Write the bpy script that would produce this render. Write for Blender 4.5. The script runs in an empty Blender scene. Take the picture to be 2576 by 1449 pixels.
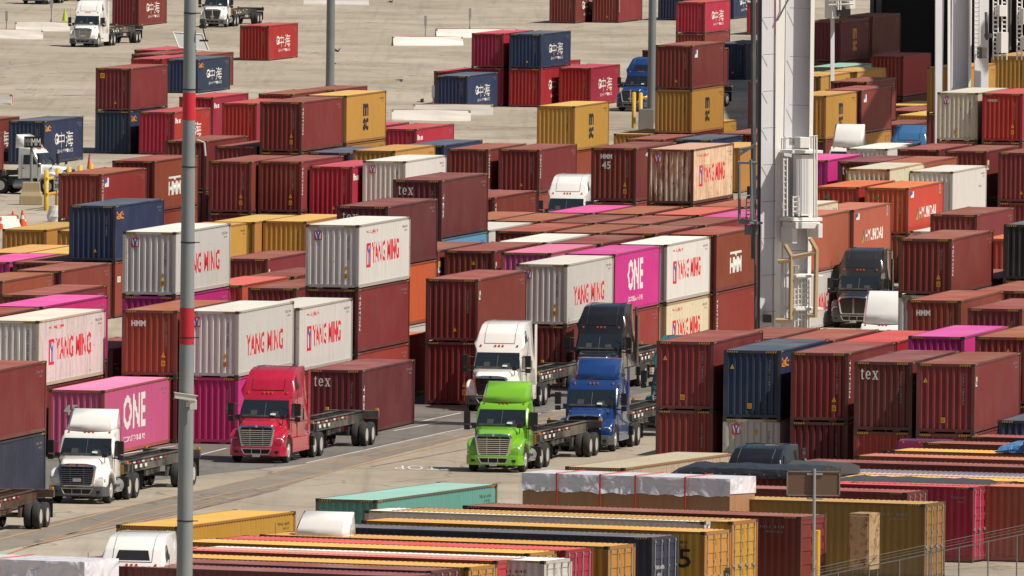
import bpy, bmesh, math, random
from mathutils import Vector, Matrix
R = math.radians
random.seed(7)
scn = bpy.context.scene
col = scn.collection
# ---------------------------------------------------------------- camera, sky, sun, exposure
CAM_H, PITCH, ROLL, FPX = 35.415, R(2.24292), R(0.60385), 42000.0
cd = bpy.data.cameras.new("camera"); cam = bpy.data.objects.new("camera", cd); col.objects.link(cam)
fw = Vector((0, math.cos(PITCH), -math.sin(PITCH))); rt = Vector((1, 0, 0)); up = rt.cross(fw)
r2 = rt*math.cos(ROLL) + up*math.sin(ROLL); u2 = up*math.cos(ROLL) - rt*math.sin(ROLL)
M = Matrix((r2, u2, -fw)).transposed().to_4x4(); M.translation = Vector((0, 0, CAM_H))
cam.matrix_world = M
cd.sensor_width = 36; cd.lens = 36*FPX/2576; cd.clip_start = 5; cd.clip_end = 9000
scn.camera = cam
SUN_EL, SUN_TH = R(54), R(-21)
w = bpy.data.worlds.new("World"); scn.world = w; w.use_nodes = True
nt = w.node_tree; bg = nt.nodes['Background']; sky = nt.nodes.new('ShaderNodeTexSky')
sky.sky_type = 'NISHITA'; sky.sun_disc = False; sky.sun_elevation = SUN_EL; sky.sun_rotation = R(90) - SUN_TH
sky.dust_density = 2.5; sky.air_density = 1.0
nt.links.new(sky.outputs[0], bg.inputs[0]); bg.inputs[1].default_value = 0.058
sd = bpy.data.lights.new("sun", 'SUN'); sun = bpy.data.objects.new("sun", sd); col.objects.link(sun)
sd.energy = 4.8; sd.angle = R(0.5); sd.color = (1, .93, .82)
sdir = Vector((math.cos(SUN_EL)*math.cos(SUN_TH), math.cos(SUN_EL)*math.sin(SUN_TH), math.sin(SUN_EL)))
sun.rotation_euler = sdir.to_track_quat('Z', 'Y').to_euler()
scn.view_settings.view_transform = 'Standard'; scn.view_settings.look = 'None'
scn.view_settings.exposure = 0.03; scn.view_settings.gamma = 1
scn.render.engine = 'CYCLES'
YAW = R(10.63576)
EX = Vector((math.cos(YAW), -math.sin(YAW), 0)); EY = Vector((math.sin(YAW), math.cos(YAW), 0))

# ---------------------------------------------------------------- helpers
def tag(o, label=None, cat=None, group=None, kind=None):
    if label: o['label'] = label
    if cat: o['category'] = cat
    if group: o['group'] = group
    if kind: o['kind'] = kind
    return o
def empty(name, loc, rz=0, label=None, cat=None, group=None):
    o = bpy.data.objects.new(name, None); col.objects.link(o); o.location = loc; o.rotation_euler = (0, 0, rz)
    o.empty_display_size = .3
    return tag(o, label, cat, group)
class MB:
    def __init__(s): s.v = []; s.f = []; s.m = []
    def quad(s, pts, mi=0):
        n = len(s.v); s.v += [tuple(p) for p in pts]; s.f.append(tuple(range(n, n+len(pts)))); s.m.append(mi)
    def box(s, x0, x1, y0, y1, z0, z1, mi=0):
        n = len(s.v)
        s.v += [(x0,y0,z0),(x1,y0,z0),(x1,y1,z0),(x0,y1,z0),(x0,y0,z1),(x1,y0,z1),(x1,y1,z1),(x0,y1,z1)]
        for q in ((0,3,2,1),(4,5,6,7),(0,1,5,4),(1,2,6,5),(2,3,7,6),(3,0,4,7)):
            s.f.append(tuple(n+k for k in q)); s.m.append(mi)
    def bar(s, a, b, r, n=8, r2=None, mi=0, caps=True):
        a = Vector(a); b = Vector(b); d = (b-a).normalized()
        t = d.orthogonal().normalized(); u = d.cross(t); r2 = r if r2 is None else r2; k = len(s.v)
        for p, q in ((a, r), (b, r2)):
            for i in range(n):
                an = 2*math.pi*(i+.5)/n; s.v.append(tuple(p + t*(q*math.cos(an)) + u*(q*math.sin(an))))
        for i in range(n):
            j = (i+1) % n; s.f.append((k+i, k+j, k+n+j, k+n+i)); s.m.append(mi)
        if caps:
            s.f.append(tuple(k+n-1-i for i in range(n))); s.m.append(mi)
            s.f.append(tuple(k+n+i for i in range(n))); s.m.append(mi)
    def loft(s, rings, mi=0, caps=True):
        k = len(s.v); n = len(rings[0])
        for r in rings: s.v += [tuple(p) for p in r]
        for a in range(len(rings)-1):
            for i in range(n):
                j = (i+1) % n; s.f.append((k+a*n+i, k+a*n+j, k+(a+1)*n+j, k+(a+1)*n+i)); s.m.append(mi)
        if caps:
            s.f.append(tuple(k+n-1-i for i in range(n))); s.m.append(mi)
            e = k+(len(rings)-1)*n; s.f.append(tuple(e+i for i in range(n))); s.m.append(mi)
    def lathe(s, prof, c, axis='x', n=24, mi=0, caps=True):
        rings = []
        for (r, t) in prof:
            rg = []
            for i in range(n):
                a = 2*math.pi*i/n; p, q = r*math.cos(a), r*math.sin(a)
                rg.append((c[0]+t, c[1]+p, c[2]+q) if axis == 'x' else (c[0]+p, c[1]+q, c[2]+t))
            rings.append(rg)
        s.loft(rings, mi, caps)
    def mesh(s, name, smooth=False, bevel=0, fix=True):
        me = bpy.data.meshes.new(name); me.from_pydata(s.v, [], s.f)
        for p, m in zip(me.polygons, s.m): p.material_index = m
        bm = bmesh.new(); bm.from_mesh(me)
        if fix:
            bmesh.ops.remove_doubles(bm, verts=bm.verts, dist=1e-5)
            bmesh.ops.recalc_face_normals(bm, faces=bm.faces)
        if bevel:
            es = [e for e in bm.edges if len(e.link_faces) == 2 and e.calc_face_angle(0) > .35]
            bmesh.ops.bevel(bm, geom=es, offset=bevel, segments=2, affect='EDGES', profile=.6, clamp_overlap=True)
        if smooth:
            for f in bm.faces: f.smooth = True
            for e in bm.edges:
                if len(e.link_faces) == 2 and e.calc_face_angle(0) > R(38): e.smooth = False
        bm.to_mesh(me); bm.free()
        return me
def obj(name, me, mats, parent=None, loc=None, rz=0, own=False):
    o = bpy.data.objects.new(name, me); col.objects.link(o)
    if parent is not None: o.parent = parent
    if loc is not None: o.location = loc
    if rz: o.rotation_euler = (0, 0, rz)
    if mats is not None:
        if not isinstance(mats, (list, tuple)): mats = [mats]
        while len(me.materials) < len(mats): me.materials.append(mats[len(me.materials)])
        for i, m in enumerate(mats):
            if me.materials[i] is not m or own:
                o.material_slots[i].link = 'OBJECT'; o.material_slots[i].material = m
    return o
# ---------------------------------------------------------------- materials
def mat(name, rgb, rough=.6, metal=0, spec=None, coat=0, emit=None):
    m = bpy.data.materials.get(name)
    if m: return m
    m = bpy.data.materials.new(name); m.use_nodes = True; b = m.node_tree.nodes['Principled BSDF']
    b.inputs['Base Color'].default_value = (*rgb, 1); b.inputs['Roughness'].default_value = rough
    b.inputs['Metallic'].default_value = metal
    if spec is not None: b.inputs['Specular IOR Level'].default_value = spec
    if coat: b.inputs['Coat Weight'].default_value = coat; b.inputs['Coat Roughness'].default_value = .05
    return m
def N(nt, t, **k):
    n = nt.nodes.new(t)
    for a, v in k.items(): setattr(n, a, v)
    return n
def weathered(name, rgb, dust=(.42, .36, .29), dustamt=.12, rust=.1, rough=.55, streak=(7, 7, .45), var=.2, stain=.25, runs=0):
    """painted steel: broad fading, vertical streaks, rust flecks; varies from object to object"""
    m = bpy.data.materials.get(name)
    if m: return m
    m = mat(name, rgb, rough); nt = m.node_tree; L = nt.links; b = nt.nodes['Principled BSDF']
    tc = N(nt, 'ShaderNodeTexCoord'); oi = N(nt, 'ShaderNodeObjectInfo')
    ad = N(nt, 'ShaderNodeVectorMath', operation='MULTIPLY_ADD')
    cb = N(nt, 'ShaderNodeCombineXYZ'); L.new(oi.outputs['Random'], cb.inputs[0]); L.new(oi.outputs['Random'], cb.inputs[1])
    ad.inputs[1].default_value = (1, 1, 1); L.new(tc.outputs['Object'], ad.inputs[0])
    sc = N(nt, 'ShaderNodeVectorMath', operation='SCALE'); sc.inputs[3].default_value = 61
    L.new(cb.outputs[0], sc.inputs[0]); L.new(sc.outputs[0], ad.inputs[2])
    def noise(scale3, s, det=3, rgh=.6):
        mp = N(nt, 'ShaderNodeMapping'); mp.inputs['Scale'].default_value = scale3; L.new(ad.outputs[0], mp.inputs[0])
        n = N(nt, 'ShaderNodeTexNoise'); n.inputs['Scale'].default_value = s; n.inputs['Detail'].default_value = det
        n.inputs['Roughness'].default_value = rgh; L.new(mp.outputs[0], n.inputs[0]); return n.outputs[0]
    def ramp(src, a, c, va=0, vc=1):
        r = N(nt, 'ShaderNodeMapRange'); r.inputs[1].default_value = a; r.inputs[2].default_value = c
        r.inputs[3].default_value = va; r.inputs[4].default_value = vc; L.new(src, r.inputs[0]); return r.outputs[0]
    def mix(fac, A, Bc, mode='MIX'):
        x = N(nt, 'ShaderNodeMix', data_type='RGBA', blend_type=mode)
        if isinstance(fac, float): x.inputs[0].default_value = fac
        else: L.new(fac, x.inputs[0])
        for s, v in ((6, A), (7, Bc)):
            if isinstance(v, tuple): x.inputs[s].default_value = (*v, 1)
            else: L.new(v, x.inputs[s])
        return x.outputs[2]
    hs = N(nt, 'ShaderNodeHueSaturation'); hs.inputs['Color'].default_value = (*rgb, 1)
    L.new(ramp(oi.outputs['Random'], 0, 1, 1-var, 1+var), hs.inputs['Value'])
    h = N(nt, 'ShaderNodeMath', operation='MULTIPLY'); h.inputs[1].default_value = 7.31; L.new(oi.outputs['Random'], h.inputs[0])
    fr = N(nt, 'ShaderNodeMath', operation='FRACT'); L.new(h.outputs[0], fr.inputs[0])
    L.new(ramp(fr.outputs[0], 0, 1, .488, .512), hs.inputs['Hue'])
    c = hs.outputs[0]
    c = mix(ramp(noise((1, 1, 1), .45, 4), .42, .75, 0, dustamt*2.2), c, dust)
    c = mix(ramp(noise(streak, 1.0, 3), .45, .8, 0, stain), c, tuple(q*.45 for q in rgb), 'MIX')
    c = mix(ramp(noise((3.1, 3.1, 3.1), 1.2, 5, .72), .66-.1*rust, .74-.06*rust, 0, min(1, rust*3)), c, (.16, .055, .022))
    if runs:
        c = mix(ramp(noise((5.5, 5.5, .42), 1.0, 5, .7), .53-.05*runs, .57-.03*runs, 0, min(.92, runs*1.2)), c, (.20, .062, .022))
        c = mix(ramp(noise((2.2, 2.2, .9), 1.3, 6, .75), .60-.06*runs, .66-.05*runs, 0, min(.9, runs)), c, (.11, .035, .018))
    L.new(c, b.inputs['Base Color'])
    return m
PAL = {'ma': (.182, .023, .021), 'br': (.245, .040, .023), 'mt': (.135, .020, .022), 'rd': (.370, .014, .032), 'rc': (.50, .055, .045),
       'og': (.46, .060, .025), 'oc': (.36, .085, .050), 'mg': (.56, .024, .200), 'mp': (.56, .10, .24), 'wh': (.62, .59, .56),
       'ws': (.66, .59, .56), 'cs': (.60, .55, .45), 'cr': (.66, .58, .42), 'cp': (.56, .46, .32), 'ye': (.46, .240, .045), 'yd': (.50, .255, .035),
       'ol': (.23, .125, .022), 'nv': (.018, .034, .088), 'nf': (.022, .028, .055), 'nl': (.05, .10, .2), 'tl': (.150, .400, .350), 'lb': (.10, .28, .40), 'gn': (.022, .030, .030),  # 'ol': yellow container side darkened to olive for foreground blur and shade
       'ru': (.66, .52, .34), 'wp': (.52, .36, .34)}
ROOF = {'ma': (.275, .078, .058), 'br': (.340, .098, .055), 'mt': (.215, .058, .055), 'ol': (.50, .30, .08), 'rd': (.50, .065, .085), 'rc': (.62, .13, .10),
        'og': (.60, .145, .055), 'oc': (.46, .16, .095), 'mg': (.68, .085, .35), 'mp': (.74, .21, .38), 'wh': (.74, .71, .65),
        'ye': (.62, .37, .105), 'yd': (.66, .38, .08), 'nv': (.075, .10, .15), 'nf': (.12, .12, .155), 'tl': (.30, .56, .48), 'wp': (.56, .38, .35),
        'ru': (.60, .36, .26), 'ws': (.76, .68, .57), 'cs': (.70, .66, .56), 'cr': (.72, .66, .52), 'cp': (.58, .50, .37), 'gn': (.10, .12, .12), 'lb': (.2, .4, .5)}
def paint(c):
    r = {'ru': .8, 'ws': .4, 'cs': .5, 'cr': .4, 'cp': .6, 'tl': .2}.get(c, .22)
    return weathered('paint_'+c, PAL[c], rust=r, dustamt=.22 if c == 'ru' else .025, dust=(.34, .16, .07) if c == 'ru' else (.42, .36, .29),
                     stain=.45 if c in ('ws', 'ru') else .3, runs={'ru': .22, 'ws': .16, 'cp': .2, 'cs': .12}.get(c, 0))
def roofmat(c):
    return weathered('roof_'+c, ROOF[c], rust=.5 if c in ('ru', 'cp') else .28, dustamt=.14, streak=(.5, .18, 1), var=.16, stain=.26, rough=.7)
def framemat(c):
    p = PAL[c]; d = {'ru': (.12, .045, .022), 'ws': (.52, .42, .32), 'wh': (.46, .42, .38), 'cr': (.42, .24, .13), 'cs': (.42, .33, .24), 'cp': (.30, .15, .07),
                     'mp': (.34, .09, .07), 'ye': (.33, .15, .035), 'yd': (.34, .15, .03), 'tl': (.12, .10, .07)}.get(c, tuple(q*.62+.008 for q in p))
    return weathered('frame_'+c, d, rust=.5, dustamt=.05, var=.08)
DARKCAST = mat('casting_steel', (.055, .04, .035), .7)
BLACK = mat('matt_black', (.012, .012, .013), .6)
RUBBER = mat('tyre_rubber', (.028, .026, .025), .85)
YEL = mat('sign_yellow', (.75, .36, .02), .6); HAZY = mat('hazard_yellow', (.55, .35, .03), .6)
WHT = mat('lettering_white', (.72, .70, .66), .6); REDL = mat('lettering_red', (.62, .02, .035), .6); BLUL = mat('emblem_blue', (.03, .10, .38), .6)
BLKL = mat('lettering_black', (.02, .02, .02), .6); ORL = mat('lettering_orange', (.75, .26, .02), .6)
YELD = mat('lettering_faded_yellow', (.62, .32, .05), .6); GRN = mat('emblem_green', (.02, .20, .09), .6)
GREYL = mat('lettering_grey', (.28, .26, .26), .6); STEEL = mat('galvanised_steel', (.42, .43, .44), .45, .6)
# ---------------------------------------------------------------- text as shared meshes
def serif_tex():
    b = MB(); q = lambda *p: b.quad([(x, y, 0) for x, y in p])
    q((.10,.12),(.16,.0),(.30,.0),(.26,.15)); q((.10,.12),(.26,.15),(.26,1.25),(.10,1.15)); q((.0,.88),(.42,.88),(.42,1.0),(.0,1.0)); q((.30,.0),(.44,.08),(.42,.16),(.27,.13))
    n = 20; cx, cy = .98, .5
    for k in range(n-2):
        a, c = math.pi*2*(k+.0)/n, math.pi*2*(k+1)/n
        P = lambda t, r, w_: (cx+.34*r*w_*math.cos(t), cy+.5*r*math.sin(t))
        q(P(a, 1, 1), P(c, 1, 1), P(c, .78, .55), P(a, .78, .55))
    q((.72,.46),(1.30,.46),(1.30,.56),(.72,.56))
    q((1.62,.92),(1.84,.92),(2.26,.08),(2.04,.08)); q((2.16,.92),(2.26,.92),(1.74,.08),(1.62,.08))
    for x0 in (1.52, 1.98): q((x0,.0),(x0+.36,.0),(x0+.36,.09),(x0,.09)); q((x0,.91),(x0+.36,.91),(x0+.36,1.0),(x0,1.0))
    for i, v in enumerate(b.v): b.v[i] = (v[0]/2.34-.5, v[1]/1.25-.5, .0004*(i//4))
    return b.mesh('lettering', fix=False)
TXT = {}
def text_mesh(s, bold=.0):
    k = (s, bold)
    if k in TXT: return TXT[k]
    cu = bpy.data.curves.new('lettering', 'FONT'); cu.body = s; cu.offset = bold; cu.resolution_u = 2; cu.space_character = 1.05
    o = bpy.data.objects.new('tmp', cu); col.objects.link(o)
    dg = bpy.context.evaluated_depsgraph_get(); me = bpy.data.meshes.new_from_object(o.evaluated_get(dg))
    me.name = 'lettering'
    bpy.data.objects.remove(o); me.materials.clear()
    xs = [v.co.x for v in me.vertices] or [0, 1]; ys = [v.co.y for v in me.vertices] or [0, 1]
    x0, x1, y0, y1 = min(xs), max(xs), min(ys), max(ys)
    for v in me.vertices: v.co.x = (v.co.x-x0)/(x1-x0)-.5; v.co.y = (v.co.y-y0)/(y1-y0)-.5
    TXT[k] = me; return me
PJ = {}
def painted_on_ribs(me, a, z, wd, ht, rot, off, W, L, k0):
    """cut the lettering along the corrugation and press it onto the ribs of the side wall"""
    k = (k0, round(a, 3), round(z, 3), round(wd, 3), round(ht, 3), L)
    if k in PJ: return PJ[k]
    bm = bmesh.new(); bm.from_mesh(me); c, s = math.cos(rot), math.sin(rot)
    for v in bm.verts:
        X, Y = v.co.x*wd, v.co.y*ht; v.co = Vector((v.co.z, a+X*c-Y*s, z+X*s+Y*c))
    n = round((L-.28)/.278); p = (L-.28)/n
    y0 = min(v.co.y for v in bm.verts); y1 = max(v.co.y for v in bm.verts); brk = []
    for i in range(int((y0-.14)/p)-1, int((y1-.14)/p)+2):
        for f in (0, .26, .5, .76):
            y = .14+(i+f)*p
            if y0 < y < y1: brk.append(y)
    for y in brk:
        bmesh.ops.bisect_plane(bm, geom=bm.verts[:]+bm.edges[:]+bm.faces[:], plane_co=(0, y, 0), plane_no=(0, 1, 0), dist=1e-5)
    for v in bm.verts:
        t = ((v.co.y-.14)/p) % 1; o, i_ = W/2-.03, W/2-.066
        x = o if t < .26 else (o+(i_-o)*(t-.26)/.24 if t < .5 else (i_ if t < .76 else i_+(o-i_)*(t-.76)/.24))
        v.co.x += x+.004+off
    m2 = bpy.data.meshes.new(me.name); bm.to_mesh(m2); bm.free(); PJ[k] = m2; return m2
def place_decal(name, me, mats, parent, face, a, z, wd, ht, rot=0, off=0, W=2.438, L=12.192):
    """face 'S' = right side (a = metres from the near end), 'N' = near end (a = metres right of centre), 'F' = far end"""
    if face == 'S' and wd*(1 if not rot else 0) > .9 and name in ('lettering', 'small_lettering', 'line_emblem', 'slogan', 'emblem_bar', 'swirl_mark'):
        return obj(name, painted_on_ribs(me, a, z, wd, ht, rot, off, W, L, id(me)), mats, parent, own=True)
    o = obj(name, me, mats, parent, own=True)
    if face == 'S': X, Z, P = Vector((0, 1, 0)), Vector((1, 0, 0)), Vector((W/2-.024+off, a, z))
    elif face == 'N': X, Z, P = Vector((1, 0, 0)), Vector((0, -1, 0)), Vector((a, .024-off, z))
    else: X, Z, P = Vector((-1, 0, 0)), Vector((0, 1, 0)), Vector((-a, L+.012+off, z))
    Y = Z.cross(X)
    m = Matrix((X, Y, Z)).transposed().to_4x4(); m.translation = P
    o.matrix_local = m @ Matrix.Rotation(rot, 4, 'Z') @ Matrix.Diagonal((wd, ht, 1, 1))
    return o
def flat(name, polys):
    k = ('F', name)
    if k in TXT: return TXT[k]
    b = MB()
    for i, (pts, mi, zz) in enumerate(polys): b.quad([(x, y, zz) for x, y in pts], mi)
    TXT[k] = b.mesh(name, fix=False); return TXT[k]
def rect(x0, y0, x1, y1): return [(x0, y0), (x1, y0), (x1, y1), (x0, y1)]
TRI = flat('warning_triangle', [([(-.5, -.5), (.5, -.5), (0, .5)], 0, 0), ([(-.05, -.3), (.08, -.3), (.02, .15)], 1, .002)])
SQ = flat('warning_plate', [(rect(-.5, -.5, .5, .5), 0, 0)] + [(rect(-.35, y, .35, y+.1), 1, .002) for y in (-.3, -.05, .2)])
EMB = flat('line_emblem', [(rect(-.5, -.5, .5, .5), 0, 0), (rect(-.38, -.38, .38, .38), 1, .002),
      ([(-.30, .38), (-.08, .38), (.02, .05), (.02, -.38), (-.12, -.38), (-.12, .02)], 2, .004), ([(.38, .38), (.16, .38), (.03, .05), (.03, -.38), (.17, -.38), (.17, .02)], 2, .0045),
      ([(-.38, .2), (-.38, -.38), (-.2, -.38)], 0, .004)])
STK = flat('blue_white_sticker', [(rect(-.5, -.5, .5, .5), 0, 0), (rect(-.5, -.1, .1, .5), 1, .002), (rect(-.2, -.35, .4, 0), 2, .003)])
HAZ = flat('hazard_stripes', [(rect(-.5, -.5, .5, .5), 0, 0)] + [([(-.48+i*.2, -.5), (-.38+i*.2, -.5), (-.3+i*.2, .5), (-.4+i*.2, .5)], 1, .002) for i in range(5)])
# ---------------------------------------------------------------- shipping container parts (meshes shared by size)
CM = {}
def corr(b, n, a0, a1, z0, z1, o, i, axis):
    """trapezoid corrugation along a, from depth o (out) to i (in)"""
    p = (a1-a0)/n; pts = []
    for k in range(n):
        s = a0+k*p; pts += [(s, o), (s+p*(.28 if axis == 'N' else .26), o), (s+p*.52, i), (s+p*(.74 if axis == 'N' else .76), i)]
    pts.append((a1, o))
    for (a, d), (c, e) in zip(pts, pts[1:]):
        if axis == 'S': q = [(d, a, z0), (e, c, z0), (e, c, z1), (d, a, z1)]
        elif axis == 'N': q = [(a, d, z0), (c, e, z0), (c, e, z1), (a, d, z1)]
        else: q = [(z0, a, d), (z1, a, d), (z1, c, e), (z0, c, e)]
        b.quad(q)
def cont_meshes(L, h):
    k = (L, h)
    if k in CM: return CM[k]
    W = 2.438; hw = W/2; d = {}
    b = MB(); g = .006
    for sx in (-1, 1):
        x0, x1 = (hw-.13, hw) if sx > 0 else (-hw, -hw+.13)
        for y0 in (0, L-.14): b.box(x0, x1, y0, y0+.14, .05, h-.05)
        b.box(x0+(.05 if sx > 0 else .012), x1-(.012 if sx > 0 else .05), .14, L-.14, .05, .20)
        b.box(x0+(.04 if sx > 0 else .014), x1-(.014 if sx > 0 else .04), .14, L-.14, h-.085, h-.012)
    for y0, y1 in ((.01, .12), (L-.12, L-.01)):
        b.box(-hw+.13, hw-.13, y0, y1, .07, .20); b.box(-hw+.13, hw-.13, y0, y1, h-.13, h-.012)
    gap = b
    for sx in (-1, 1):
        for y0 in (-g, L-.178+g):
            for z0 in (0, h-.118):
                x0 = hw-.162+g if sx > 0 else -hw-g
                b.box(x0, x0+.162, y0, y0+.178, z0, z0+.118, 1)
    for x0 in (-.72, .42):
        b.box(x0, x0+.3, .02, .3, .015, .09)
    d['frame'] = b.mesh('frame')
    b = MB(); corr(b, 8, -hw+.13, hw-.13, .20, h-.13, .03, .092, 'N')
    d['end_wall'] = b.mesh('end_wall', fix=False)
    n = round((L-.28)/.278)
    b = MB(); corr(b, n, .14, L-.14, .20, h-.085, hw-.03, hw-.066, 'S'); d['side_wall'] = b.mesh('side_wall', fix=False)
    b = MB(); corr(b, n, .14, L-.14, .20, h-.085, -hw+.03, -hw+.066, 'S'); d['side_wall2'] = b.mesh('side_wall', fix=False)
    b = MB(); corr(b, round((L-.3)/.21), .12, L-.12, -hw+.1, hw-.1, h-.012, h-.034, 'R'); b.box(-hw+.1, hw-.1, .1, L-.1, h-.06, h-.045)
    d['roof'] = b.mesh('roof', fix=False)
    b = MB()
    for x0, x1 in ((-hw+.13, -.008), (.008, hw-.13)):
        b.box(x0, x1, L-.07, L-.045, .20, h-.13)
        nb = 5; zz0, zz1 = .24, h-.17; pz = (zz1-zz0)/nb
        b.box(x0, x0+.1, L-.045, L-.02, .20, h-.13); b.box(x1-.1, x1, L-.045, L-.02, .20, h-.13)
        for q in range(nb+1): b.box(x0+.1, x1-.1, L-.045, L-.022, max(.20, zz0+q*pz-.13), min(h-.13, zz0+q*pz+.13))
    d['door'] = b.mesh('door')
    b = MB(); b.bar((0, L-.0, .12), (0, L-.0, h-.1), .022, 6)
    for z in (.2, h*.4, h*.62, h-.2): b.box(-.05, .05, L-.02, L+.03, z, z+.06)
    b.box(-.02, .22, L+.005, L+.03, h*.42, h*.45)
    d['lock_rod'] = b.mesh('lock_rod')
    CM[k] = d; return d
RUSTEND = weathered('paint_rusty_end', (.62, .50, .34), rust=.6, dustamt=.1, stain=.3, var=.02, runs=.8)
COLNAME = {'ma': 'maroon', 'br': 'red brown', 'mt': 'maroon', 'rd': 'crimson', 'rc': 'coral', 'og': 'orange'}
def container(x, y, yaw, L, z, c, hk, gfx, label, seen=True):
    h = 2.896 if hk == 'h' else 2.591
    W = 2.438
    t = empty('shipping_container', (x, y, z), -R(yaw), label, 'container', 'stacked shipping containers')
    m = cont_meshes(L, h); P = paint(c)
    obj('frame', m['frame'], [framemat(c), DARKCAST], t, own=True)
    obj('end_wall', m['end_wall'], RUSTEND if c == 'ru' else P, t, own=True)
    obj('side_wall', m['side_wall'], P, t, own=True); obj('side_wall', m['side_wall2'], P, t, own=True)
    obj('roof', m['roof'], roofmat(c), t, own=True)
    g = gfx.split('+') if gfx else []
    dr = obj('door', m['door'], P, t, own=True)
    if 'dr' in g:
        for a in (-.92, -.32, .32, .92): obj('lock_rod', m['lock_rod'], STEEL, dr, (a, 0, 0), own=True)
    if not label: return t
    D = lambda *a, **k: place_decal(*a, L=L, **k)
    for a in (-.86, .80):
        D('hazard_stripe', HAZ, [BLACK, HAZY], t, 'N', a, h-.073, .5, .075, off=.018)
    for a in (.45, L-.45): D('hazard_stripe', HAZ, [BLACK, HAZY], t, 'S', a, h-.05, .5, .06, off=.014)
    num = ['TRLU 645103', 'CAIU 780452', 'TCNU 318876'][int(abs(x*7+y)) % 3]
    nc = BLKL if c in ('wh', 'ws', 'cs', 'cr', 'cp', 'ye', 'yd', 'wp', 'ru', 'tl') else GREYL
    D('number_marking', text_mesh(num), nc, t, 'N', .74, h*.64, h*.46 if ('vn' in g or L > 13) else h*.36, .085, rot=-math.pi/2)
    D('number_marking', text_mesh(num[:8]), nc, t, 'S', L*.90, h*.86, L*.10, .10); D('small_lettering', text_mesh('45G1'), nc, t, 'S', L*.92, h*.80, L*.05, .08)
    def em(face, a, z, w_, h_): D('line_emblem', EMB, [REDL, WHT, BLUL], t, face, a, z, w_, h_)
    big = .02
    for q in g:
        if q in ('ym', 'ym2', 'ymn'):
            em('N', -.66, h*.83, .36, .42)
            if q == 'ym':
                D('line_emblem', EMB, [REDL, WHT, BLUL], t, 'S', L*.205, h*.50, L*.075, h*.38)
                D('lettering', text_mesh('YANG MING', big), REDL, t, 'S', L*.53, h*.53, L*.52, h*.33)
                D('slogan', text_mesh('w.agign'), REDL, t, 'S', L*.27, h*.865, L*.22, h*.075)
            if q == 'ym2': D('lettering', text_mesh('YANG MING', big), REDL, t, 'S', L*.49, h*.46, L*.66, h*.32)
        elif q == 'one':
            D('lettering', text_mesh('ONE', .03), WHT, t, 'S', L*.47, h*.60, L*.34, h*.53)
            D('small_lettering', text_mesh('CONTAINERS', .0), WHT, t, 'S', L*.47, h*.20, L*.33, h*.085)
        elif q == '45': D('size_number', text_mesh('45', .02), WHT, t, 'N', -.25, h*.70, .62, h*.16)
        elif q == 'hmms':
            D('lettering', text_mesh('HMM', .06), WHT, t, 'S', L*.48, h*.42, L*.27, h*.27)
            D('emblem_bar', flat('bar', [(rect(-.5, -.5, .5, .5), 0, 0), ([(-.1, -.5), (.1, -.5), (0, -1.8)], 0, 0)]), WHT, t, 'S', L*.48, h*.63, L*.27, h*.04)
        elif q == 'hmme': D('lettering', text_mesh('HMM', .05), WHT, t, 'N', -.50, h*.80, .64, h*.09)
        elif q == 'hmm45':
            D('lettering', text_mesh('HMM', .05), WHT, t, 'N', -.40, h*.84, .62, h*.09); D('size_number', text_mesh('45', .02), WHT, t, 'N', -.40, h*.68, .46, h*.14)
            D('size_number', text_mesh('45', .02), WHT, t, 'S', L*.3, h*.85, L*.12, h*.08)
        elif q == 'tex': D('lettering', TXT.setdefault('tex', serif_tex()) if 'tex' not in TXT else TXT['tex'], WHT, t, 'N', -.58, h*.82, .74, h*.155)
        elif q in ('msc', 'mscy'):
            k_ = BLKL if q == 'msc' else YELD
            D('lettering', text_mesh('m', .04), k_, t, 'S', L*.50, h*.66, L*.13, h*.26); D('lettering', text_mesh('sc', .04), k_, t, 'S', L*.50, h*.36, L*.13, h*.26)
        elif q == 'cn':
            D('lettering', text_mesh('中海', .0), WHT, t, 'S', L*.56, h*.52, L*.38, h*.36)
            D('small_lettering', text_mesh('SHIPPING'), WHT, t, 'S', L*.55, h*.26, L*.40, h*.08)
            D('swirl_mark', text_mesh('G', .03), WHT, t, 'S', L*.32, h*.55, L*.08, h*.26)
        elif q == 'hl': D('small_lettering', text_mesh('hs', .04), WHT, t, 'S', L*.12, h*.79, L*.14, h*.13)
        elif q == 'hy':
            D('lettering', text_mesh('HYUNDAI', .03), WHT, t, 'S', L*.56, h*.42, L*.46, h*.24)
            D('triangle_mark', flat('tri2', [([(-.5, -.5), (.5, -.5), (.3, .5)], 0, 0), ([(-.5, -.5), (0, -.5), (.1, .1)], 1, .002)]), [GRN, HAZY], t, 'S', L*.27, h*.43, L*.07, h*.30)
            D('notice', STK, [WHT, BLUL, WHT], t, 'S', L*.12, h*.84, L*.09, h*.13)
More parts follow.
